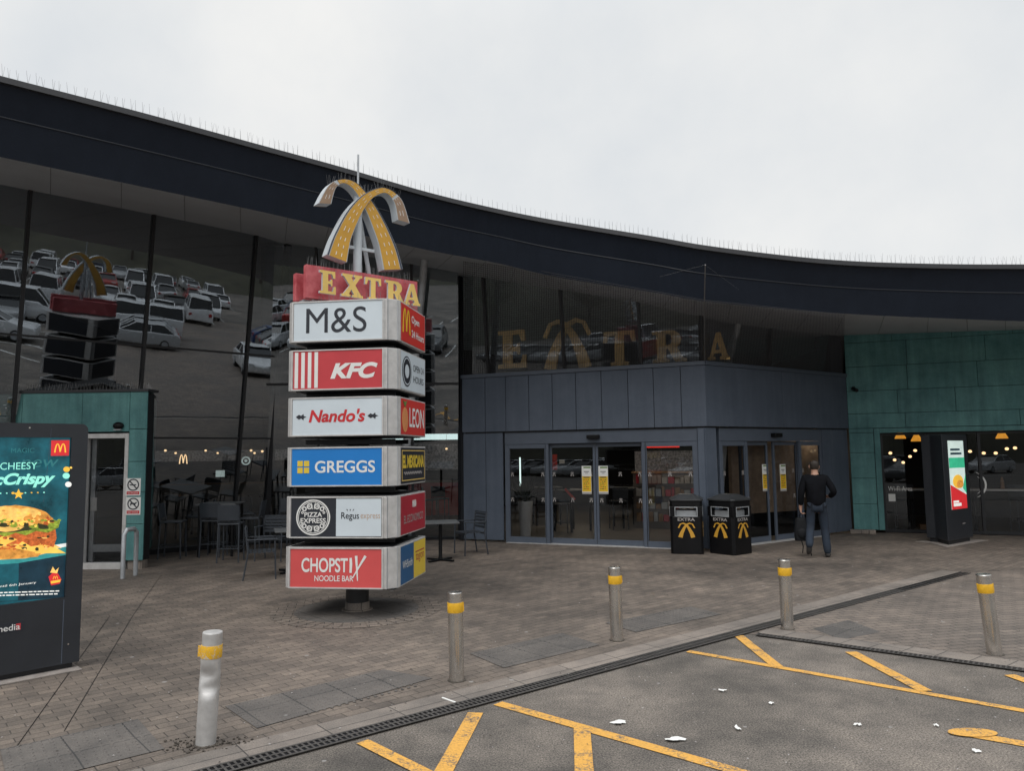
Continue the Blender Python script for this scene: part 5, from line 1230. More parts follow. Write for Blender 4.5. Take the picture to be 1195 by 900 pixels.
for px, py, r_, lab in ((232, 643, 160, 'dark grey bar chair behind the side-on chair nearest the lobby'), (284, 638, -150, 'dark grey bar chair against the glass behind the high table'), (330, 643, 170, 'dark grey bar chair against the glass just left of the pylon')):
    dup(bc0, gz(px, py), rad(r_), lab)
# ---- inside the glass: tables, stools, lamps, counters
for k, (px, zpy, Y, lab) in enumerate(((216, 571, 19.3, 'high table just inside the tall glass, right of the teal lobby'), (168, 547, 22.5, 'high table further inside the tall glass, behind the teal corner'), (313, 580, 19.4, 'high table inside the tall glass beside the left edge of the pylon'))):
    p = V(px, zpy, Y); dup(bt0, (p.x, p.y, 0.0065), rad(45 + 10 * k), lab)
for k, (px, Y, lab) in enumerate(((225, 18.6, 'dark bar chair inside the glass before the table right of the lobby'), (262, 19.6, 'dark bar chair inside the glass between two high tables'), (330, 18.8, 'dark bar chair inside the glass at the table by the pylon'), (503, 21.5, 'dark bar chair inside the narrow glass strip right of the pylon'), (514, 22.0, 'second dark bar chair inside the narrow glass strip, nearer the black post'))):
    p = V(px, 600, Y); dup(bc0, (p.x, p.y, 0.0065), rad(40 + 77 * k), lab, group='bar chairs inside')
E_LAMP = SCR('warm_lamp', (1.0, 0.66, 0.34), 2.2, 0.02); E_ORANGE = SCR('orange_lamp_shade', (0.95, 0.36, 0.04), 0.9, 0.25, 8); E_COOL = SCR('cool_light', (0.75, 0.95, 0.9), 1.6, 0.05)
lamp_proto = None
def pendant(px, py, Y, label, ceil, r=0.04):
    global lamp_proto
    p = V(px, py, Y)
    if lamp_proto is None:
        c = thing('pendant_lamp', label, 'lamp', (0, 0, 0), 0, 'small round lamps hanging inside')
        m = MB(); m.ball((0, 0, 0), 0.042, 0.042, 0.036, 10, 6); m.build('bulb', E_LAMP, c, smooth=True)
        m = MB(); m.tube([(0, 0, 0.034), (0, 0, 0.8)], 0.004, 4); m.build('cord', M_BLACK, c); lamp_proto = c; c.location = p; return c
    return dup(lamp_proto, p, 0, label)
for px, py, Y in ((193, 526, 24), (205, 529, 26), (240, 526, 25), (254, 529, 27), (293, 526, 24), (297, 529, 26), (306, 527, 23), (521, 562 - 38, 26)):
    pendant(px, py, Y, 'small warm lamp hanging deep inside behind the tall glass', 3)
for px, py, Y in ((1039, 529, 18.9), (1044, 537, 19.6), (1054, 540, 19.9), (1062, 533, 19.2), (1068, 526, 18.8), (1081, 530, 18.6), (1132, 527, 18.3), (1148, 529, 18.2), (1162, 529, 18), (1175, 524, 17.8), (1184.5, 523, 17.9)):
    pendant(px, py, Y, 'small round lamp hanging inside the shop window on the right', 3)
op = None
for px, py, Y, lab in ((1050.5, 508, 18.9, 'orange cone lamp hanging inside the shop window, leftmost and half cut by the window head'), (1069.5, 511, 18.6, 'orange cone lamp hanging inside the shop window just left of the slim totem'), (1169, 507.5, 17.6, 'orange cone lamp hanging inside the shop window right of the slim totem')):
    p = V(px, py, Y)
    if op is None:
        c = thing('cone_lamp', lab, 'lamp', (0, 0, 0), 0, 'orange cone lamps in the shop window'); m = MB(); m.lathe([(0.13, -0.09), (0.125, -0.06), (0.05, 0.08), (0.02, 0.1)], 16); m.build('lamp_shade', E_ORANGE, c, smooth=True)
        m = MB(); m.tube([(0, 0, 0.1), (0, 0, 0.5)], 0.006, 5); m.build('cord', M_BLACK, c); op = c; c.location = p
    else: dup(op, p, 0, lab)
# counters
def counter(name, label, c, w, d, h, rz, m1, m2, extra=None):
    T = Matrix.Translation(c) @ Matrix.Rotation(rz, 4, 'Z'); t = thing(name, label, 'counter', c, rz)
    m = MB(); m.box(-w / 2, w / 2, -d / 2, d / 2, 0.008, h - 0.05, 0, T); m.build('counter_front', m1, t, bevel=0.01)
    m = MB(); m.box(-w / 2 - 0.03, w / 2 + 0.03, -d / 2 - 0.03, d / 2 + 0.03, h - 0.049, h, 0, T); m.build('counter_top', m2, t, bevel=0.006); return t, T
p = V(508, 565, 25.5); t, T = counter('food_counter', 'red fronted food counter seen through the glass strip right of the pylon', (p.x, p.y, 0), 3.6, 0.8, 1.15, rad(8), M_BRED, M_WOOD)
m = MB(); m.box(-1.8, 1.8, 0.5, 0.6, 2.55, 2.75, 0, T); m.build('light_strip', E_COOL, t)
m = MB(); m.box(-1.8, 1.8, 0.45, 0.62, 1.5, 2.4, 0, T)
m.build('menu_board', mat('menu_board_print', (0.16, 0.15, 0.14), 0.5, var=0.9, scale=14, emit=0.25), t)
p = V(240, 560, 27.5); t, T = counter('food_counter', 'long dark food counter deep behind the tall glass under small lamps', (p.x, p.y, 0), 7, 0.8, 1.1, rad(20), M_INTF, M_WOOD)
m = MB(); m.box(-2.5, 3.4, 0.5, 0.6, 1.9, 2.3, 0, T); m.build('menu_board', MATS['menu_board_print'], t)
p = V(214, 536, 27.0)
m = MB(); m.prism(shape(ARCH_M, frame((p.x, p.y, p.z), (1, 0.3, 0)), -0.14, -0.17, 0.28, 0.34), 0, 0.03, frame((p.x, p.y, p.z), (1, 0.3, 0))); m.build('arches_sign', E_LAMP, label='tiny lit golden arches sign deep inside, seen just right of the teal lobby', cat='sign', loc=p)
p = V(287, 538, 26.0); m = MB(); Fq = frame((p.x, p.y, p.z), (1, 0.3, 0)); m.prism(ring(0, 0, 0.10, 0.15, 24), 0, 0.03, Fq); m.prism([disc(0, 0, 0.05, 16)], 0, 0.03, Fq); m.build('round_sign', MATS['screen_pale'], label='small pale round sign deep inside, seen left of the pylon', cat='sign', loc=p)
p = V(257, 553, 23.0); m = MB(); Fq = frame((p.x, p.y, p.z), (1, 0.4, 0)); m.box(-0.13, 0.13, -0.1, 0.1, 0, 0.03, 0, Fq); m.build('menu_card', MATS['screen_pale'], label='small pale rectangular card hanging inside behind the bar chairs', cat='sign', loc=p)
# behind the sliding doors
p = V(613.5, 622, 18.6); t = thing('planter', 'tall pale tapered planter just inside the left sidelight', 'planter', (p.x, p.y, 0.0))
m = MB(); m.lathe([(0.13, 0.008), (0.185, 0.85), (0.165, 0.85), (0.16, 0.8)], 20, 0, Matrix.Translation((p.x, p.y, 0))); m.build('pot', M_WHITE, t, smooth=True)
m = MB(); rn = random.Random(3)
for k in range(60):
    a = rn.uniform(0, 6.28); e = rn.uniform(0.4, 1.3); L = rn.uniform(0.4, 1.0); d = Vector((math.cos(a) * math.cos(e), math.sin(a) * math.cos(e), math.sin(e))); b = Vector((p.x, p.y, 0.82)); s = Vector((-math.sin(a), math.cos(a), 0)) * 0.025
    m.add([b, b + d * L * 0.5 + s, b + d * L + Vector((0, 0, -0.08)), b + d * L * 0.5 - s], [(0, 1, 2, 3)])
m.build('foliage', mat('dark_leaf', (0.02, 0.035, 0.015), 0.6), t, normals=False)
p = V(663, 578, 19.5)
t = thing('hanging_sign', 'small red sign with a white strip hanging inside the left doorway', 'sign', V(646, 540, 20.5)); q = V(646, 540, 20.5)
m = MB(); m.box(q.x - 0.08, q.x + 0.1, q.y, q.y + 0.02, q.z - 0.2, q.z + 0.22); m.build('plate', M_BRED, t)
m = MB(); m.box(q.x + 0.16, q.x + 0.3, q.y, q.y + 0.02, q.z - 0.03, q.z + 0.07); m.build('strip', M_LETW, t)
for px, Y, lab in ((668, 19.6, 'high table inside the left doorway, behind its left leaf'), (735, 20.4, 'high table inside the left doorway, behind its right leaf'), (638, 21.5, 'high table inside behind the tall planter')):
    q = V(px, 600, Y); dup(bt0, (q.x, q.y, 0.0068), rad(px), lab)
for px, Y, lab in ((655, 19.2, 'dark bar chair inside the left doorway at the table nearest the planter'), (722, 19.9, 'dark bar chair inside the left doorway at the table behind the right leaf'), (748, 21.0, 'dark bar chair deepest inside the left doorway')):
    q = V(px, 600, Y); dup(bc0, (q.x, q.y, 0.0068), rad(px * 3), lab, group='bar chairs in the entrance hall')
q = V(665, 577, 18.6); m = MB(); m.box(-0.03, 0.03, -0.01, 0.01, -0.18, 0.18, 0, Matrix.Translation(q) @ Matrix.Rotation(rad(-42), 4, 'Y')); m.build('hanging_tag', M_BRED, label='small red slanting tag hanging inside the left doorway', cat='sign', loc=q)
q = V(607, 548, 18.9); m = MB(); m.box(q.x - 0.018, q.x + 0.018, q.y, q.y + 0.03, q.z - 0.42, q.z + 0.3); m.build('lit_tube', E_COOL, label='thin lit upright tube inside the left sidelight', cat='lamp', loc=q)
q = V(784, 540, 22.5); m = MB(); m.box(q.x - 1.1, q.x + 1.1, q.y, q.y + 0.06, q.z - 0.45, q.z + 0.35); m.build('kiosk_board', MATS['menu_board_print'], label='pale printed board deep inside behind the shop shelves', cat='sign', loc=q)
q = V(772, 521, 21.5); m = MB(); txt_ = frame((q.x, q.y, q.z), (1, -0.2, 0)); m.box(-0.5, 0.5, -0.04, 0.04, 0, 0.03, 0, txt_); m.build('lit_strip_sign', SCR('red_neon', (0.7, 0.03, 0.02), 1.2, 0.1), label='dim red lit strip sign inside the top of the right sidelight', cat='sign', loc=q)
t, T = counter('shop_shelf', 'row of dark shop shelves inside the right part of the entrance', (V(790, 600, 20.0).x, 20.0, 0), 2.2, 0.5, 1.5, rad(-20), M_INTF, M_WOOD)
m = MB(); rn = random.Random(5)
for r in range(4):
    x = -1.0
    while x < 1.0:
        w = rn.uniform(0.06, 0.16); m.box(x, x + w, -0.36, -0.255, 0.2 + r * 0.33, 0.2 + r * 0.33 + rn.uniform(0.12, 0.26), rn.randrange(4), T); x += w + 0.02
m.build('goods', [M_WOOD, M_CRIM, M_LETG, M_GALV], t)
bq = V(903, 590, 17.9); t = thing('entrance_screen', 'plain brown timber screen wall just inside the right doorway', 'screen', (bq.x + 0.2, bq.y + 0.3, 0))
m = MB(); m.box(-1.5, 1.5, -0.05, 0.05, 0.55, 2.5, 0, Matrix.Translation((bq.x + 0.2, bq.y + 0.3, 0)) @ Matrix.Rotation(rad(28), 4, 'Z')); m.build('panel', mat('brown_screen', (0.30, 0.22, 0.16), 0.7, var=0.25, scale=6), t)
m = MB(); m.box(-1.5, 1.5, -0.08, 0.08, 0.008, 0.548, 0, Matrix.Translation((bq.x + 0.2, bq.y + 0.3, 0)) @ Matrix.Rotation(rad(28), 4, 'Z')); m.build('base', M_BLACK, t)
# flat ceiling lights of the entrance lobby, most added to brighten floor and shelves
cl0 = None; cz = ZB + 0.1
for px, Y, lab in ((905, 21.5, 'added round ceiling light just inside the right doorway'), (946, 18.6, 'lit round ceiling light inside the right sidelight, above the walking man'), (640, 20.5, 'added round ceiling light inside the left sidelight of the left doorway'), (720, 20.0, 'added round ceiling light inside the left doorway'), (790, 18.8, 'added round ceiling light above the shop shelves'), (680, 24.5, 'added round ceiling light deep in the entrance hall'), (850, 24.0, 'added round ceiling light deep inside behind the corner post')):
    q = V(px, 500, Y); q = Vector((q.x, Y, cz))
    if cl0 is None:
        c = thing('ceiling_light', lab, 'lamp', (0, 0, 0), 0, 'round ceiling lights of the entrance hall'); m = MB(); m.lathe([(0.20, -0.045), (0.20, -0.001)], 20); m.build('housing', M_SILV, c)
        m = MB(); m.lathe([(0.18, -0.052), (0.18, -0.0455)], 20); m.build('diffuser', SCR('warm_white_diffuser', (1.0, 0.86, 0.66), 26.0, 0.02), c); cl0 = c; c.location = q
    else: dup(cl0, q, 0, lab)
# shop window bar, stools, crates
def on_t(u, w): q = FT_ @ Vector((u, 0, w)); return q
tb0 = on_t(uo + 0.3, -1.0); ang = math.atan2((bT - bR).y, (bT - bR).x)
t = thing('window_bar', 'long narrow pale bar shelf inside the shop window on the right', 'table', on_t(uo + 2.6, -0.75), ang); T = Matrix.Translation(on_t(uo + 2.6, -0.75)) @ Matrix.Rotation(ang, 4, 'Z')
m = MB(); m.box(-2.3, 4, -0.2, 0.2, 1.0, 1.04, 0, T); m.build('shelf', M_SILV, t)
for x in (-2.0, -0.6, 0.9, 2.4): m = MB(); m.box(x - 0.03, x + 0.03, -0.1, 0.1, 0.008, 0.999, 0, T); m.build('leg', M_BLACK, t)
for k, u in enumerate((0.55, 1.35, 3.1, 3.7, 4.4)):
    q = on_t(uo + u, -1.35); dup(bc0, (q.x, q.y, 0.0068), ang + math.pi + 0.2 * (k % 3 - 1), 'dark bar chair drawn up to the bar inside the shop window', group='bar chairs inside the shop window')
for u, w, lab in ((1.02, 0.5, 'pale wooden crate low behind the shop glass left of the slim totem'), (4.2, 0.6, 'pale wooden crate low behind the shop glass at the right edge of the photo')):
    q = on_t(uo + u, -0.42); T = Matrix.Translation(q) @ Matrix.Rotation(ang, 4, 'Z'); t = thing('wooden_crate', lab, 'crate', q, ang)
    m = MB(); m.box(-w / 2, w / 2, -0.12, 0.12, 0.008, 0.2, 0, T); m.build('box', M_WOOD, t, bevel=0.006)
    m = MB(); m.box(-w / 2 + 0.01, w / 2 - 0.01, -0.13, -0.1205, 0.09, 0.11, 0, T); m.build('slat', M_WOOD, t)
rn = random.Random(11); m = MB(); q0_ = on_t(uo + 2.6, -0.75); T = Matrix.Translation(q0_) @ Matrix.Rotation(ang, 4, 'Z')
for k in range(26):
    x = -1.9 + k * 0.17 + rn.uniform(-.04, .04); h = rn.uniform(0.06, 0.28); r = rn.uniform(0.02, 0.045); m.lathe([(r, 1.042), (r * 0.9, 1.04 + h * 0.7), (r * 0.4, 1.04 + h)], 8, rn.randrange(3), T)
m.build('bar_clutter', [M_LETG, M_BLACK, M_WOOD], label='small bottles and cups crowded along the bar inside the shop window', cat='tableware', kind='stuff', loc=q0_)

# ------------------------------------------------------------------ bird netting in front of the upper glazing
net = thing('bird_net', 'fine dark bird netting stretched from the roof band down to the grey parapet', 'net', bC + Vector((0, 0, ZP)))
tip = V(823, 309, 13.0); tipb = bC + Vector((0, -0.03, ZP))
def net_patch(a0, a1, b0, b1, du, dv, nm):
    m = MB(); nu = int((a1 - a0).length / du); nv = int(max((b0 - a0).length, (b1 - a1).length) / dv); r = 0.0028
    P = lambda s, t: (a0.lerp(a1, s)).lerp(b0.lerp(b1, s), t) + Vector((0, 0, -0.10 * math.sin(math.pi * t) * math.sin(math.pi * s)))
    for i in range(nu + 1):
        for j in range(6):
            p, q = P(i / nu, j / 6), P(i / nu, (j + 1) / 6); m.add([p + Vector((-r, 0, 0)), p + Vector((r, 0, 0)), q + Vector((r, 0, 0)), q + Vector((-r, 0, 0))], [(0, 1, 2, 3)])
    for j in range(nv + 1):
        for i in range(8):
            p, q = P(i / 8, j / nv), P((i + 1) / 8, j / nv); m.add([p + Vector((0, 0, -r)), q + Vector((0, 0, -r)), q + Vector((0, 0, r)), p + Vector((0, 0, r))], [(0, 1, 2, 3)])
    m.build(nm, M_NET, net, normals=False)
M_NET = mat('net_cord', (0.05, 0.05, 0.055), 0.8)
fa_ = V(541, 299, 14.85); fb_ = V(985, 366, 13.95)
nl0 = bL + Vector((0.05, -0.05, ZP)); nr1 = bR + Vector((-0.1, -0.06, ZP))
midl = cFB[0]
net_patch(nl0, tipb, fa_ + Vector((0, -0.02, -0.03)), V(822, 350, 13.62), 0.055, 0.055, 'netting')
net_patch(tipb, nr1, V(822, 350, 13.62), fb_ + Vector((0, -0.02, -0.02)), 0.055, 0.055, 'netting')
m = MB(); m.tube([tipb + Vector((0, 0.0, 0.0)), V(822, 350, 13.6), tip], 0.011, 6); m.build('pole', M_WIRE, net)
m = MB(); m.tube([tip, V(770, 323, 13.25)], 0.0009, 4); m.tube([tip, V(862, 338, 13.1)], 0.0009, 4); m.build('guy_wire', M_WIRE, net)

# ------------------------------------------------------------------ the person with the bag
def skin(name, verts, edges, radii, m, parent, root=0, sub=2, relax=0):
    me = bpy.data.meshes.new(name); me.from_pydata([tuple(v) for v in verts], edges, []); o = bpy.data.objects.new(name + '_src', me); COL.objects.link(o)
    s = o.modifiers.new('skin', 'SKIN'); s.use_smooth_shade = True
    for i, r in enumerate(radii):
        sv_ = me.skin_vertices[0].data[i]; sv_.radius = r if isinstance(r, tuple) else (r, r); sv_.use_root = (i == root)
    ss = o.modifiers.new('sub', 'SUBSURF'); ss.levels = sub; ss.render_levels = sub
    if relax: sm_ = o.modifiers.new('relax', 'SMOOTH'); sm_.iterations = relax; sm_.factor = 0.5
    bpy.context.view_layer.update()
    r = bpy.data.meshes.new_from_object(o.evaluated_get(bpy.context.evaluated_depsgraph_get())); r.name = name
    bpy.data.objects.remove(o); bpy.data.meshes.remove(me)
    bm = bmesh.new(); bm.from_mesh(r); bmesh.ops.delete(bm, geom=[v for v in bm.verts if not v.link_faces], context='VERTS'); bm.to_mesh(r); bm.free()
    r.materials.clear(); r.materials.append(m); r.polygons.foreach_set('use_smooth', [True] * len(r.polygons))
    q = bpy.data.objects.new(name, r); COL.objects.link(q); q.parent = parent; return q
PP = G(956, 651)
M_SKIN = mat('skin', (0.42, 0.24, 0.17), 0.5, var=0.06); M_JACK = mat('black_jacket', (0.0045, 0.005, 0.007), 0.9, spec=0.15, var=0.4, scale=14, bump=0.6, bscale=9); M_JEAN = mat('blue_jeans', (0.015, 0.024, 0.040), 0.85, var=0.35, scale=9, bump=0.6, bscale=12); M_SHOE = mat('dark_boot', (0.035, 0.033, 0.032), 0.5); M_HAIR = mat('dark_brown_hair', (0.025, 0.018, 0.013), 0.55, var=0.3, scale=60, bump=0.8, bscale=120)
pe = thing('person', 'person in black jacket and blue jeans walking away with a bag in hand', 'person', (PP.x, PP.y, 0.004), rad(-14))
J = {}
def jv(n, x, y, z): J[n] = Vector((x, y, z))
for n, x, y, z in (('pel', 0, 0, .96), ('sp', 0, .02, 1.14), ('ch', 0, .035, 1.33), ('nb', 0, .035, 1.47), ('nk', 0, .05, 1.54), ('hd', 0, .065, 1.64), ('ht', 0, .055, 1.72),
    ('hr', .095, 0, .91), ('kr', .13, .07, .50), ('ar', .155, .0, .085), ('br', .16, .10, .05), ('tr', .165, .19, .04),
    ('hl', -.095, 0, .91), ('kl', -.125, .04, .52), ('al', -.185, -.22, .25), ('bl', -.19, -.2, .145), ('tl', -.195, -.135, .075),
    ('sr', .19, .02, 1.42), ('er', .31, -.08, 1.17), ('wr', .245, .14, 1.08), ('sl', -.19, .02, 1.42), ('el', -.265, -.04, 1.15), ('wl', -.275, .02, .90)): jv(n, x, y, z)
bv = ['pel', 'sp', 'ch', 'nb', 'nk', 'hd', 'ht', 'hr', 'kr', 'ar', 'br', 'tr', 'hl', 'kl', 'al', 'bl', 'tl', 'sr', 'er', 'wr', 'sl', 'el', 'wl']
br_ = [(.13, .10), (.13, .095), (.15, .105), (.075, .07), (.058, .06), (.078, .098), (.055, .07), (.085, .085), (.055, .058), (.034, .034), (.038, .03), (.03, .02), (.085, .085), (.05, .052), (.034, .034), (.038, .03), (.03, .02), (.058, .058), (.042, .042), (.028, .034), (.058, .058), (.042, .042), (.028, .034)]
be = [('pel', 'sp'), ('sp', 'ch'), ('ch', 'nb'), ('nb', 'nk'), ('nk', 'hd'), ('hd', 'ht'), ('pel', 'hr'), ('hr', 'kr'), ('kr', 'ar'), ('ar', 'br'), ('br', 'tr'), ('pel', 'hl'), ('hl', 'kl'), ('kl', 'al'), ('al', 'bl'), ('bl', 'tl'), ('ch', 'sr'), ('sr', 'er'), ('er', 'wr'), ('ch', 'sl'), ('sl', 'el'), ('el', 'wl')]
verts = [J[n] for n in bv]; edges = [(bv.index(a), bv.index(b)) for a, b in be]; rr_ = list(br_)
def hand(w, d, side, curl):
    """palm, four unequal curled fingers and a thumb grown from the wrist"""
    base = bv.index(w); p = J[w]; d = d.normalized(); a = Vector((0, 1, 0)); a = (a - d * a.dot(d)).normalized(); pn = d.cross(a) * side
    palm = len(verts); verts.append(p + d * 0.055); rr_.append((.022, .034)); edges.append((base, palm))
    for k, (off, L) in enumerate(((.030, .075), (.011, .085), (-.009, .08), (-.028, .062))):
        i0 = len(verts); q = p + d * 0.095 + a * off; verts.append(q); rr_.append(.0095); edges.append((palm, i0))
        q2 = q + d * L * 0.35 + pn * L * curl * .4; verts.append(q2); rr_.append(.0088); edges.append((i0, i0 + 1))
        q3 = q2 + d * L * 0.0 + pn * L * curl * .55 - d * L * .1 * curl; verts.append(q3); rr_.append(.0075); edges.append((i0 + 1, i0 + 2))
    i0 = len(verts); q = p + d * 0.04 + a * .035; verts.append(q); rr_.append(.012); edges.append((palm, i0)); verts.append(q + d * .04 + a * .015 + pn * .02); rr_.append(.0095); edges.append((i0, i0 + 1))
hand('wl', Vector((0.0, .05, -1)), 1, 1.0); hand('wr', Vector((-.35, .8, .1)), 1, .6)
skin('body', verts, edges, rr_, M_SKIN, pe, 0, 2)
jn_ = ['pel', 'sp', 'ch', 'nb', 'sr', 'er', 'wr', 'sl', 'el', 'wl']; jp = {n: J[n].copy() for n in jn_}; jp['pel'].z = .825; jp['nb'].z = 1.49
jp['wr'] = J['er'].lerp(J['wr'], .93); jp['wl'] = J['el'].lerp(J['wl'], .93)
skin('jacket', [jp[n] for n in jn_], [(jn_.index(a), jn_.index(b)) for a, b in be if a in jn_ and b in jn_], [(.205, .20), (.19, .175), (.195, .14), (.09, .09), (.088, .086), (.068, .066), (.056, .056), (.088, .086), (.068, .066), (.056, .056)], M_JACK, pe, 0, 2, 6)
jn_ = ['pel', 'hr', 'kr', 'ar', 'hl', 'kl', 'al']; jp = {n: J[n].copy() for n in jn_}; jp['pel'].z = .90; jp['ar'] += Vector((0, 0, -.045)); jp['al'] += (J['al'] - J['kl']).normalized() * .085
skin('jeans', [jp[n] for n in jn_], [(jn_.index(a), jn_.index(b)) for a, b in be if a in jn_ and b in jn_], [(.13, .125), (.112, .115), (.082, .085), (.076, .078), (.112, .115), (.082, .085), (.076, .078)], M_JEAN, pe, 0, 2, 9)
for nm, pts_, rs in (('shoe', ['ar', 'br', 'tr'], 1), ('shoe', ['al', 'bl', 'tl'], 1)):
    P3 = [J[n] for n in pts_]
    if pts_[0] == 'ar': P3 = [P3[0] + Vector((0, -.03, -.03)), P3[1] + Vector((0, 0, -.005)), P3[2] + Vector((0, .02, .0))]
    skin(nm, P3, [(0, 1), (1, 2)], [(.056, .052), (.052, .046), (.044, .036)], M_SHOE, pe, 0, 2)
skin('hair', [J['hd'] + Vector((0, -.035, -.075)), J['hd'] + Vector((0, -.03, 0)), J['hd'] + Vector((0, -.022, .06)), J['ht'] + Vector((0, -.005, .035))], [(0, 1), (1, 2), (2, 3)], [(.07, .06), (.092, .085), (.096, .10), (.062, .072)], M_HAIR, pe, 0, 2)
WPM = Matrix.Translation((PP.x, PP.y, 0.004)) @ Matrix.Rotation(rad(-14), 4, 'Z')
fc = MB()                                                                         # the face, turned away from us
for s in (-1, 1):
    fc.ball(J['hd'] + Vector((s * .082, .01, -.005)), .014, .026, .034, 8, 6, 0, WPM)
    fc.ball(J['hd'] + Vector((s * .032, .090, .01)), .013, .01, .009, 8, 6, 1, WPM)
fc.ball(J['hd'] + Vector((0, .104, -.025)), .014, .022, .024, 8, 6, 0, WPM); fc.ball(J['hd'] + Vector((0, .088, -.065)), .026, .012, .009, 8, 6, 2, WPM)
fc.build('face', [M_SKIN, M_POSTER, M_LETR], pe, smooth='all'); pe.scale = (1.03, 1.03, 1.035)
# bag in the left hand
hb = J['wl'] + Vector((0.0, .03, -.10))
bg_ = thing('backpack', 'dark backpack hanging by its grab loop from the hand of the walking person', 'bag', WPM @ Vector((hb.x, hb.y, .30)), rad(-14))
m = MB(); prof = []
for k in range(9):
    t = k / 8; z = .30 + .43 * t; w = .135 * (1 - .35 * t ** 2.2) * (0.9 + .1 * min(1, t * 5)); d = .085 * (1 - .3 * t ** 2) ; prof.append((w, d, z))
vs = []; n = 16
for w, d, z in prof:
    for k in range(n):
        a = 2 * math.pi * k / n; c_, s_ = math.cos(a), math.sin(a); e = 0.55
        vs.append((hb.x - .01 + w * math.copysign(abs(c_) ** e, c_), hb.y + d * math.copysign(abs(s_) ** e, s_), z))
fs = [(j * n + k, j * n + (k + 1) % n, (j + 1) * n + (k + 1) % n, (j + 1) * n + k) for j in range(8) for k in range(n)] + [tuple(reversed(range(n))), tuple(8 * n + k for k in range(n))]
m.add(vs, fs, 0, WPM); M_BAG = mat('dark_nylon', (0.006, 0.007, 0.009), 0.7, spec=0.25, var=0.3, scale=12, bump=0.4, bscale=30)
m.build('bag_body', M_BAG, bg_, bevel=0.01, smooth=True)
m = MB(); m.tube([hb + Vector((-.03, 0, -.08)), hb + Vector((-.025, 0, -.01)), hb + Vector((0, 0, .008)), hb + Vector((.025, 0, -.01)), hb + Vector((.03, 0, -.08))], .008, 6, 0, WPM); m.build('grab_loop', M_BLACK, bg_, smooth=True)
m = MB(); m.ball((hb.x - .01, hb.y - .082, .44), .085, .03, .10, 12, 8, 0, WPM); m.build('pocket', M_BAG, bg_, smooth=True)
m = MB(); m.tube([(hb.x + .06, hb.y - .03, .66), (hb.x + .10, hb.y - .06, .45), (hb.x + .11, hb.y - .07, .2), (hb.x + .14, hb.y - .08, .03)], .011, 6, 0, WPM); m.tube([(hb.x - .03, hb.y - .05, .34), (hb.x + .0, hb.y - .08, .2), (hb.x - .02, hb.y - .1, .08)], .009, 6, 0, WPM); m.build('strap', M_BLACK, bg_, smooth=True)

# ------------------------------------------------------------------ litter
rn = random.Random(21)
def scrap(px, py, sx, sy, label):
    sx *= .85; sy *= .85; p = G(px, py); m = MB(); n = 13; top = []
    for k in range(n):
        a = 2 * math.pi * k / n; r = rn.uniform(0.55, 1.1); top.append(Vector((p.x + sx * r * math.cos(a), p.y + sy * r * math.sin(a), 0.008 + rn.uniform(0.0, 0.014))))
    c = Vector((p.x, p.y, 0.02)); vs = [c] + top; m.add(vs, [(0, k + 1, (k + 1) % n + 1) for k in range(n)])
    m.add([v - Vector((0, 0, 0.002)) for v in vs], [(0, (k + 1) % n + 1, k + 1) for k in range(n)])
    m.build('paper_scrap', M_POSTER, label=label, cat='litter', group='scraps of white paper on the asphalt', loc=(p.x, p.y, 0.0), normals=False)
scrap(722, 845, .085, .05, 'torn white paper scrap lying inside the yellow hatch line, left of the larger torn scrap'); scrap(788, 865, .085, .055, 'largest torn white paper scrap on the asphalt, right of the yellow fork')
scrap(843, 808, .045, .03, 'small white paper scrap lying on the dark patch of asphalt'); scrap(901, 823, .03, .02, 'tiny white paper scrap in the middle of the pale asphalt')
scrap(861, 852, .03, .05, 'narrow white paper scrap standing on edge on the asphalt'); scrap(1001, 848, .035, .02, 'small white paper scrap on the asphalt left of the rounded yellow blob'); scrap(1139, 879, .05, .025, 'flat white paper scrap below the rounded yellow blob'); scrap(1092, 849, .03, .02, 'tiny white paper scrap left of the rounded yellow blob, above the flat scrap')
p = G(516, 817); m = MB(); q = G(527, 821); d = (q - p).normalized(); m.box(0, 0.17, -0.008, 0.008, 0.0135, 0.019, 0, Matrix.Translation((p.x, p.y, 0)) @ Matrix.Rotation(math.atan2(d.y, d.x), 4, 'Z'))
m.build('loose_stick', M_POSTER, label='thin white stick lying on the kerb setts by the drain', cat='litter', loc=(p.x, p.y, 0))
m = MB()
for k in range(420):
    px, py = rn.uniform(-20, 1215), 650 + 260 * rn.random() ** 0.8
    p = G(px, py); s = rn.uniform(0.004, 0.013) * (0.6 + 0.5 * (p.y / 8)); a = rn.uniform(0, 3.14); z = 0.0105 + (0.004 if abs((Vector((p.x, p.y, 0)) - PI_).dot(DN)) < 0.5 else 0) + 0.003
    c, s2 = math.cos(a) * s, math.sin(a) * s
    m.add([(p.x + c, p.y + s2, z), (p.x - s2 * .6, p.y + c * .6, z + rn.uniform(0, .006)), (p.x - c, p.y - s2, z), (p.x + s2 * .6, p.y - c * .6, z + .003)], [(0, 1, 2, 3)], 0 if rn.random() < 0.6 else 1)
m.build('ground_litter', [M_LETG, M_SOIL], label='scattered pale crumbs, leaf bits and gum specks over paving and asphalt', cat='litter', kind='stuff', normals=False)

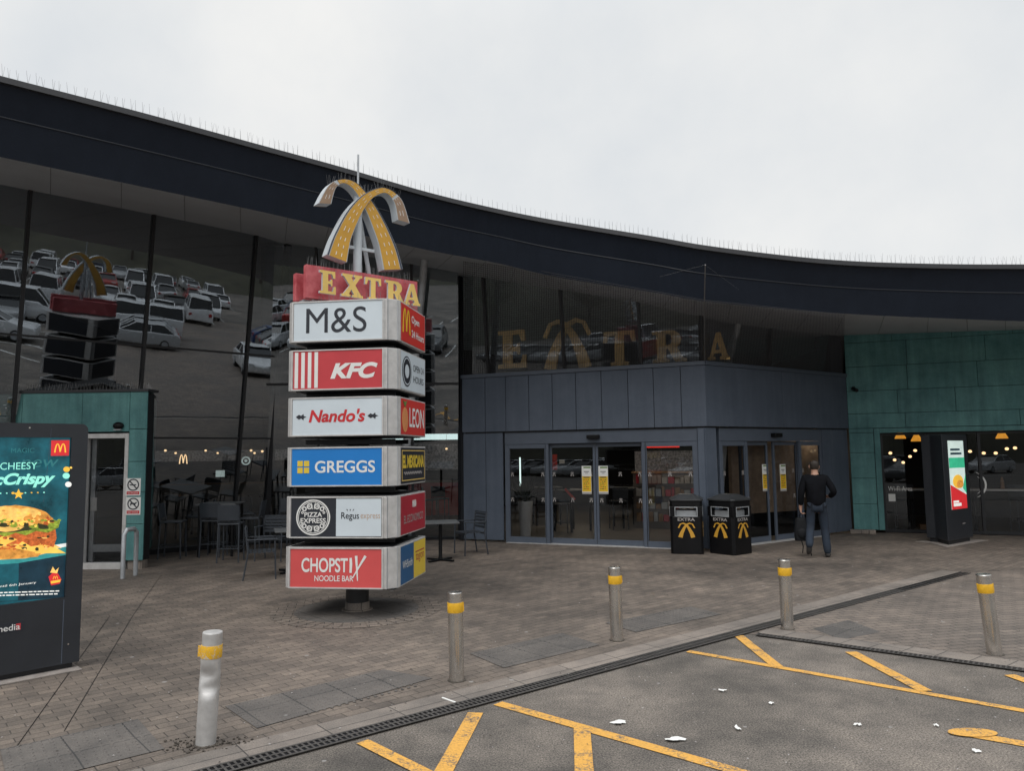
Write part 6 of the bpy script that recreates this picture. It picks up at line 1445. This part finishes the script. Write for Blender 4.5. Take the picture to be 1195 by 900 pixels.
# ------------------------------------------------------------------ the car park the glass mirrors: rows of cars, bay lines, bank and trees
PAINT = [mat(n, c, 0.25, 0.2, var=0.04) for n, c in (('white_car_paint', (0.72, 0.73, 0.74)), ('silver_car_paint', (0.45, 0.46, 0.47)), ('black_car_paint', (0.012, 0.012, 0.014)), ('blue_car_paint', (0.03, 0.06, 0.16)), ('red_car_paint', (0.35, 0.03, 0.025)), ('grey_car_paint', (0.12, 0.125, 0.13)))]
M_CGL = mat('car_glass', (0.012, 0.014, 0.016), 0.08, var=0.1); M_TYRE = mat('tyre_rubber', (0.012, 0.012, 0.012), 0.85); M_HLT = mat('headlamp_lens', (0.7, 0.72, 0.74), 0.15); M_TLT = mat('tail_lamp_lens', (0.4, 0.01, 0.01), 0.2)
def vehicle(name, label, cat, L, Wd, side, cab, glassz, wheels, wr, paint):
    c = thing(name, label, cat, (0, 0, 0), 0, 'vehicles parked in rows across the car park'); h = Wd / 2
    S = Matrix(((0, 0, 1, 0), (1, 0, 0, 0), (0, 1, 0, 0), (0, 0, 0, 1)))             # profile (y, z) extruded along x
    m = MB(); m.prism([side], -h, h, S); b = m.build('body', paint, c, bevel=0.07, seg=3, smooth=True)
    m = MB(); y0, y1, y2, y3, z0, z1 = cab; k = 0.80
    m.add([(-h * .94, y0, z0), (h * .94, y0, z0), (h * .94, y3, z0), (-h * .94, y3, z0), (-h * k, y1, z1), (h * k, y1, z1), (h * k, y2, z1), (-h * k, y2, z1)], [(0, 1, 5, 4), (1, 2, 6, 5), (2, 3, 7, 6), (3, 0, 4, 7)])
    m.build('windows', M_CGL, c)
    m = MB(); m.add([(-h * k * 1.01, y1 - .03, z1 - .005), (h * k * 1.01, y1 - .03, z1 - .005), (h * k * 1.01, y2 + .03, z1 - .005), (-h * k * 1.01, y2 + .03, z1 - .005), (-h * k * .9, y1 + .1, z1 + .05), (h * k * .9, y1 + .1, z1 + .05), (h * k * .9, y2 - .1, z1 + .05), (-h * k * .9, y2 - .1, z1 + .05)], [(0, 1, 5, 4), (1, 2, 6, 5), (2, 3, 7, 6), (3, 0, 4, 7), (4, 5, 6, 7)])
    for ya, yb in ((y1, y0), (y2, y3), ((y1 + y2) / 2, (y1 + y2) / 2)):
        for s in (-1, 1): m.tube([(s * h * k * 1.0, ya, z1), (s * h * .945, yb, z0)], 0.035, 5)
    m.build('cabin_roof', paint, c)
    for y in wheels:
        for s in (-1, 1):
            m = MB(); Rw = Matrix.Translation((s * (h - .10), y, wr)) @ Matrix.Rotation(rad(90), 4, 'Y'); m.lathe([(wr * .6, -.11), (wr, -.09), (wr, .09), (wr * .6, .11)], 18, 0, Rw); w = m.build('wheel', M_TYRE, c, smooth=True)
            m = MB(); m.lathe([(wr * .58, -.115), (wr * .58, .115)], 14, 0, Rw); m.build('rim', M_GALV, w)
    yf = side[0][0]
    for s in (-1, 1):
        m = MB(); m.box(s * h * .62 - .17, s * h * .62 + .17, L / 2 - .06, L / 2 + .012, .62, .76); m.build('headlight', M_HLT, c, bevel=.03)
        m = MB(); m.box(s * h * .75 - .12, s * h * .75 + .12, -L / 2 - .012, -L / 2 + .05, .72, .92); m.build('tail_light', M_TLT, c, bevel=.03)
    return c
car = vehicle('parked_car', 'parked car seen only as a reflection in the tall glass', 'car', 4.3, 1.78, [(2.15, .25), (2.17, .62), (2.05, .78), (1.0, .96), (-1.95, 1.0), (-2.15, .85), (-2.15, .25)], (1.05, .15, -1.2, -1.95, .93, 1.42), None, (1.32, -1.3), .32, PAINT[0])
van = vehicle('parked_van', 'parked white van seen only as a reflection in the tall glass', 'van', 5.2, 1.95, [(2.6, .3), (2.62, .75), (2.4, 1.0), (1.7, 1.15), (1.45, 1.3), (-2.55, 1.3), (-2.6, .3)], (2.0, 1.3, -2.4, -2.55, 1.2, 2.05), None, (1.75, -1.6), .35, PAINT[0])
def repaint(o, p):
    for ch in o.children:
        if ch.name.split('.')[0] in ('body', 'cabin_roof'):
            ch.material_slots[0].link = 'OBJECT'; ch.material_slots[0].material = p
rn = random.Random(5); first = [True, True]
def park(x, y, rz, kind, ci):
    src = van if kind else car
    if first[kind]: first[kind] = False; o = src; o.location = (x, y, 0.002); o.rotation_euler = (0, 0, rz)
    else: o = dup(src, (x, y, 0.002), rz)
    repaint(o, PAINT[ci]); return o
wl_ = MB()
def row(x0, y0, ang, n, face):
    d = Vector((math.cos(ang), math.sin(ang), 0)); nn = Vector((-d.y, d.x, 0))
    for k in range(n + 1):
        p = Vector((x0, y0, 0)) + d * 2.6 * k; strip(wl_, p - nn * 2.4, p + nn * 2.4, 0.1, 0.005)
    for k in range(n):
        if rn.random() < 0.22: continue
        p = Vector((x0, y0, 0)) + d * 2.6 * (k + 0.5); v = 1 if rn.random() < 0.22 else 0
        park(p.x, p.y, ang + (0 if face else math.pi) + rn.uniform(-.03, .03), v, 0 if v else rn.choice((0, 0, 0, 1, 1, 5, 5, 2, 1, 3, 0, 4)))
# rows lie along the strip of car park that the tilted glass looks at, on the right and behind the camera
BD = Vector((0.83, -0.56, 0)); BN = Vector((0.56, 0.83, 0)); ban = math.atan2(BN.y, BN.x)
for sd_, nc, fc_ in ((19, 5, True), (32, 8, False), (37.2, 9, True), (50, 11, False), (55.2, 11, True), (67, 12, False), (72.2, 12, True)):
    p = Vector((3, 2, 0)) + BD * sd_ - BN * (1.3 * nc - (2 if sd_ > 25 else -3)); row(p.x, p.y, ban, nc, fc_)
for x_, y_, a_, k_, c_ in ((17.5, 6.6, 56, 0, 0),): park(x_, y_, rad(a_), k_, c_)
row(11.5, -4.5, rad(-33), 7, True); row(17.5, -0.2, rad(-33), 5, False); row(24.5, 6.5, rad(-33), 4, True)
for k_ in range(6):
    p = Vector((9, 0.5, 0)) + Vector((2.3, 0.75, 0)) * k_; strip(wl_, p, p + Vector((1.6, -4.6, 0)), 0.12, 0.005)
row(-46, -24, rad(14), 8, True); row(-21, -18.5, rad(14), 9, True); row(-44, -38, rad(14), 8, False); row(-18, -32, rad(14), 8, False); row(-16, -37, rad(14), 8, True); row(-40, -52, rad(14), 14, True)
wl_.build('white_bay_lines', M_WHITEP, kind='structure', normals=False)
M_GRASS = mat('rough_grass_bank', (0.050, 0.048, 0.030), 0.95, var=0.5, scale=0.6, bump=0.5)
hb_ = MB(); hn = 64; prof = [(82, 0.003), (87, 2.2), (94, 5.5), (104, 9.5), (125, 13.0), (170, 15.0), (190, 0.002)]
vs = []; h0, h1 = -175, 40
for r, z in prof:
    for k in range(hn + 1):
        a = rad(h0 + (h1 - h0) * k / hn); q = z * (1 + 0.16 * math.sin(k * 0.9) + 0.1 * math.sin(k * 2.3 + r)) if z > 1 else z; vs.append((r * math.cos(a), r * math.sin(a) , q))
hb_.add(vs, [(j * (hn + 1) + k, j * (hn + 1) + k + 1, (j + 1) * (hn + 1) + k + 1, (j + 1) * (hn + 1) + k) for j in range(len(prof) - 1) for k in range(hn)])
hb_.build('hill', M_GRASS, kind='structure', smooth='all')
M_LEAF = mat('olive_foliage', (0.05, 0.06, 0.022), 0.8, var=0.45, scale=1.5); M_BARK = mat('tree_bark', (0.06, 0.045, 0.035), 0.9)
def make_tree():
    t = thing('hedgerow_tree', 'bushy tree on the bank behind the car park seen only in reflection', 'tree', (0, 0, 0), 0, 'trees on the bank behind the car park')
    m = MB(); m.tube([(0, 0, -0.4), (0.1, 0, 1.6), (0.05, 0.1, 3.4), (0.2, 0, 5.2)], [.28, .2, .14, .05], 8)
    for k in range(7):
        a = k * 0.9; z = 1.8 + k * 0.45; m.tube([(0.08, 0.03, z), (math.cos(a) * 1.0, math.sin(a) * 1.0, z + .8), (math.cos(a) * 1.9, math.sin(a) * 1.9, z + 1.3)], [.08, .05, .02], 5)
    m.build('trunk', M_BARK, t, smooth=True)
    r_ = random.Random(4); m = MB(); cl = [(Vector((r_.uniform(-2, 2), r_.uniform(-2, 2), r_.uniform(2.2, 6.4))), r_.uniform(.6, 1.25)) for _ in range(24)]
    for c, r in cl:
        for k in range(70):
            d = Vector((r_.gauss(0, 1), r_.gauss(0, 1), r_.gauss(0, .8))).normalized() * r * r_.uniform(.5, 1.1); p = c + d; s = r_.uniform(.09, .2); u = Vector((r_.gauss(0, 1), r_.gauss(0, 1), r_.gauss(0, 1))).normalized(); v = u.orthogonal().normalized()
            m.add([p + u * s, p + v * s * .6, p - u * s, p - v * s * .6], [(0, 1, 2, 3)])
    m.build('crown', M_LEAF, t, normals=False); return t
tr0 = make_tree(); k = 0
for a in range(-170, 38, 9):
    for rr2 in (88, 98, 118):
        aa = rad(a + rn.uniform(-3, 3)); r2 = rr2 + rn.uniform(-5, 5); zz = {88: 2.4, 98: 7.0, 118: 11.2}[rr2]; s = rn.uniform(.8, 1.3)
        o = tr0 if k == 0 else dup(tr0, (0, 0, 0), 0)
        o.location = (r2 * math.cos(aa), r2 * math.sin(aa), zz); o.rotation_euler = (0, 0, rn.uniform(0, 6)); o.scale = (s, s, s); k += 1

# the lettering source is only a tool: leave nothing behind
bpy.data.objects.remove(_to); bpy.data.curves.remove(_cu)
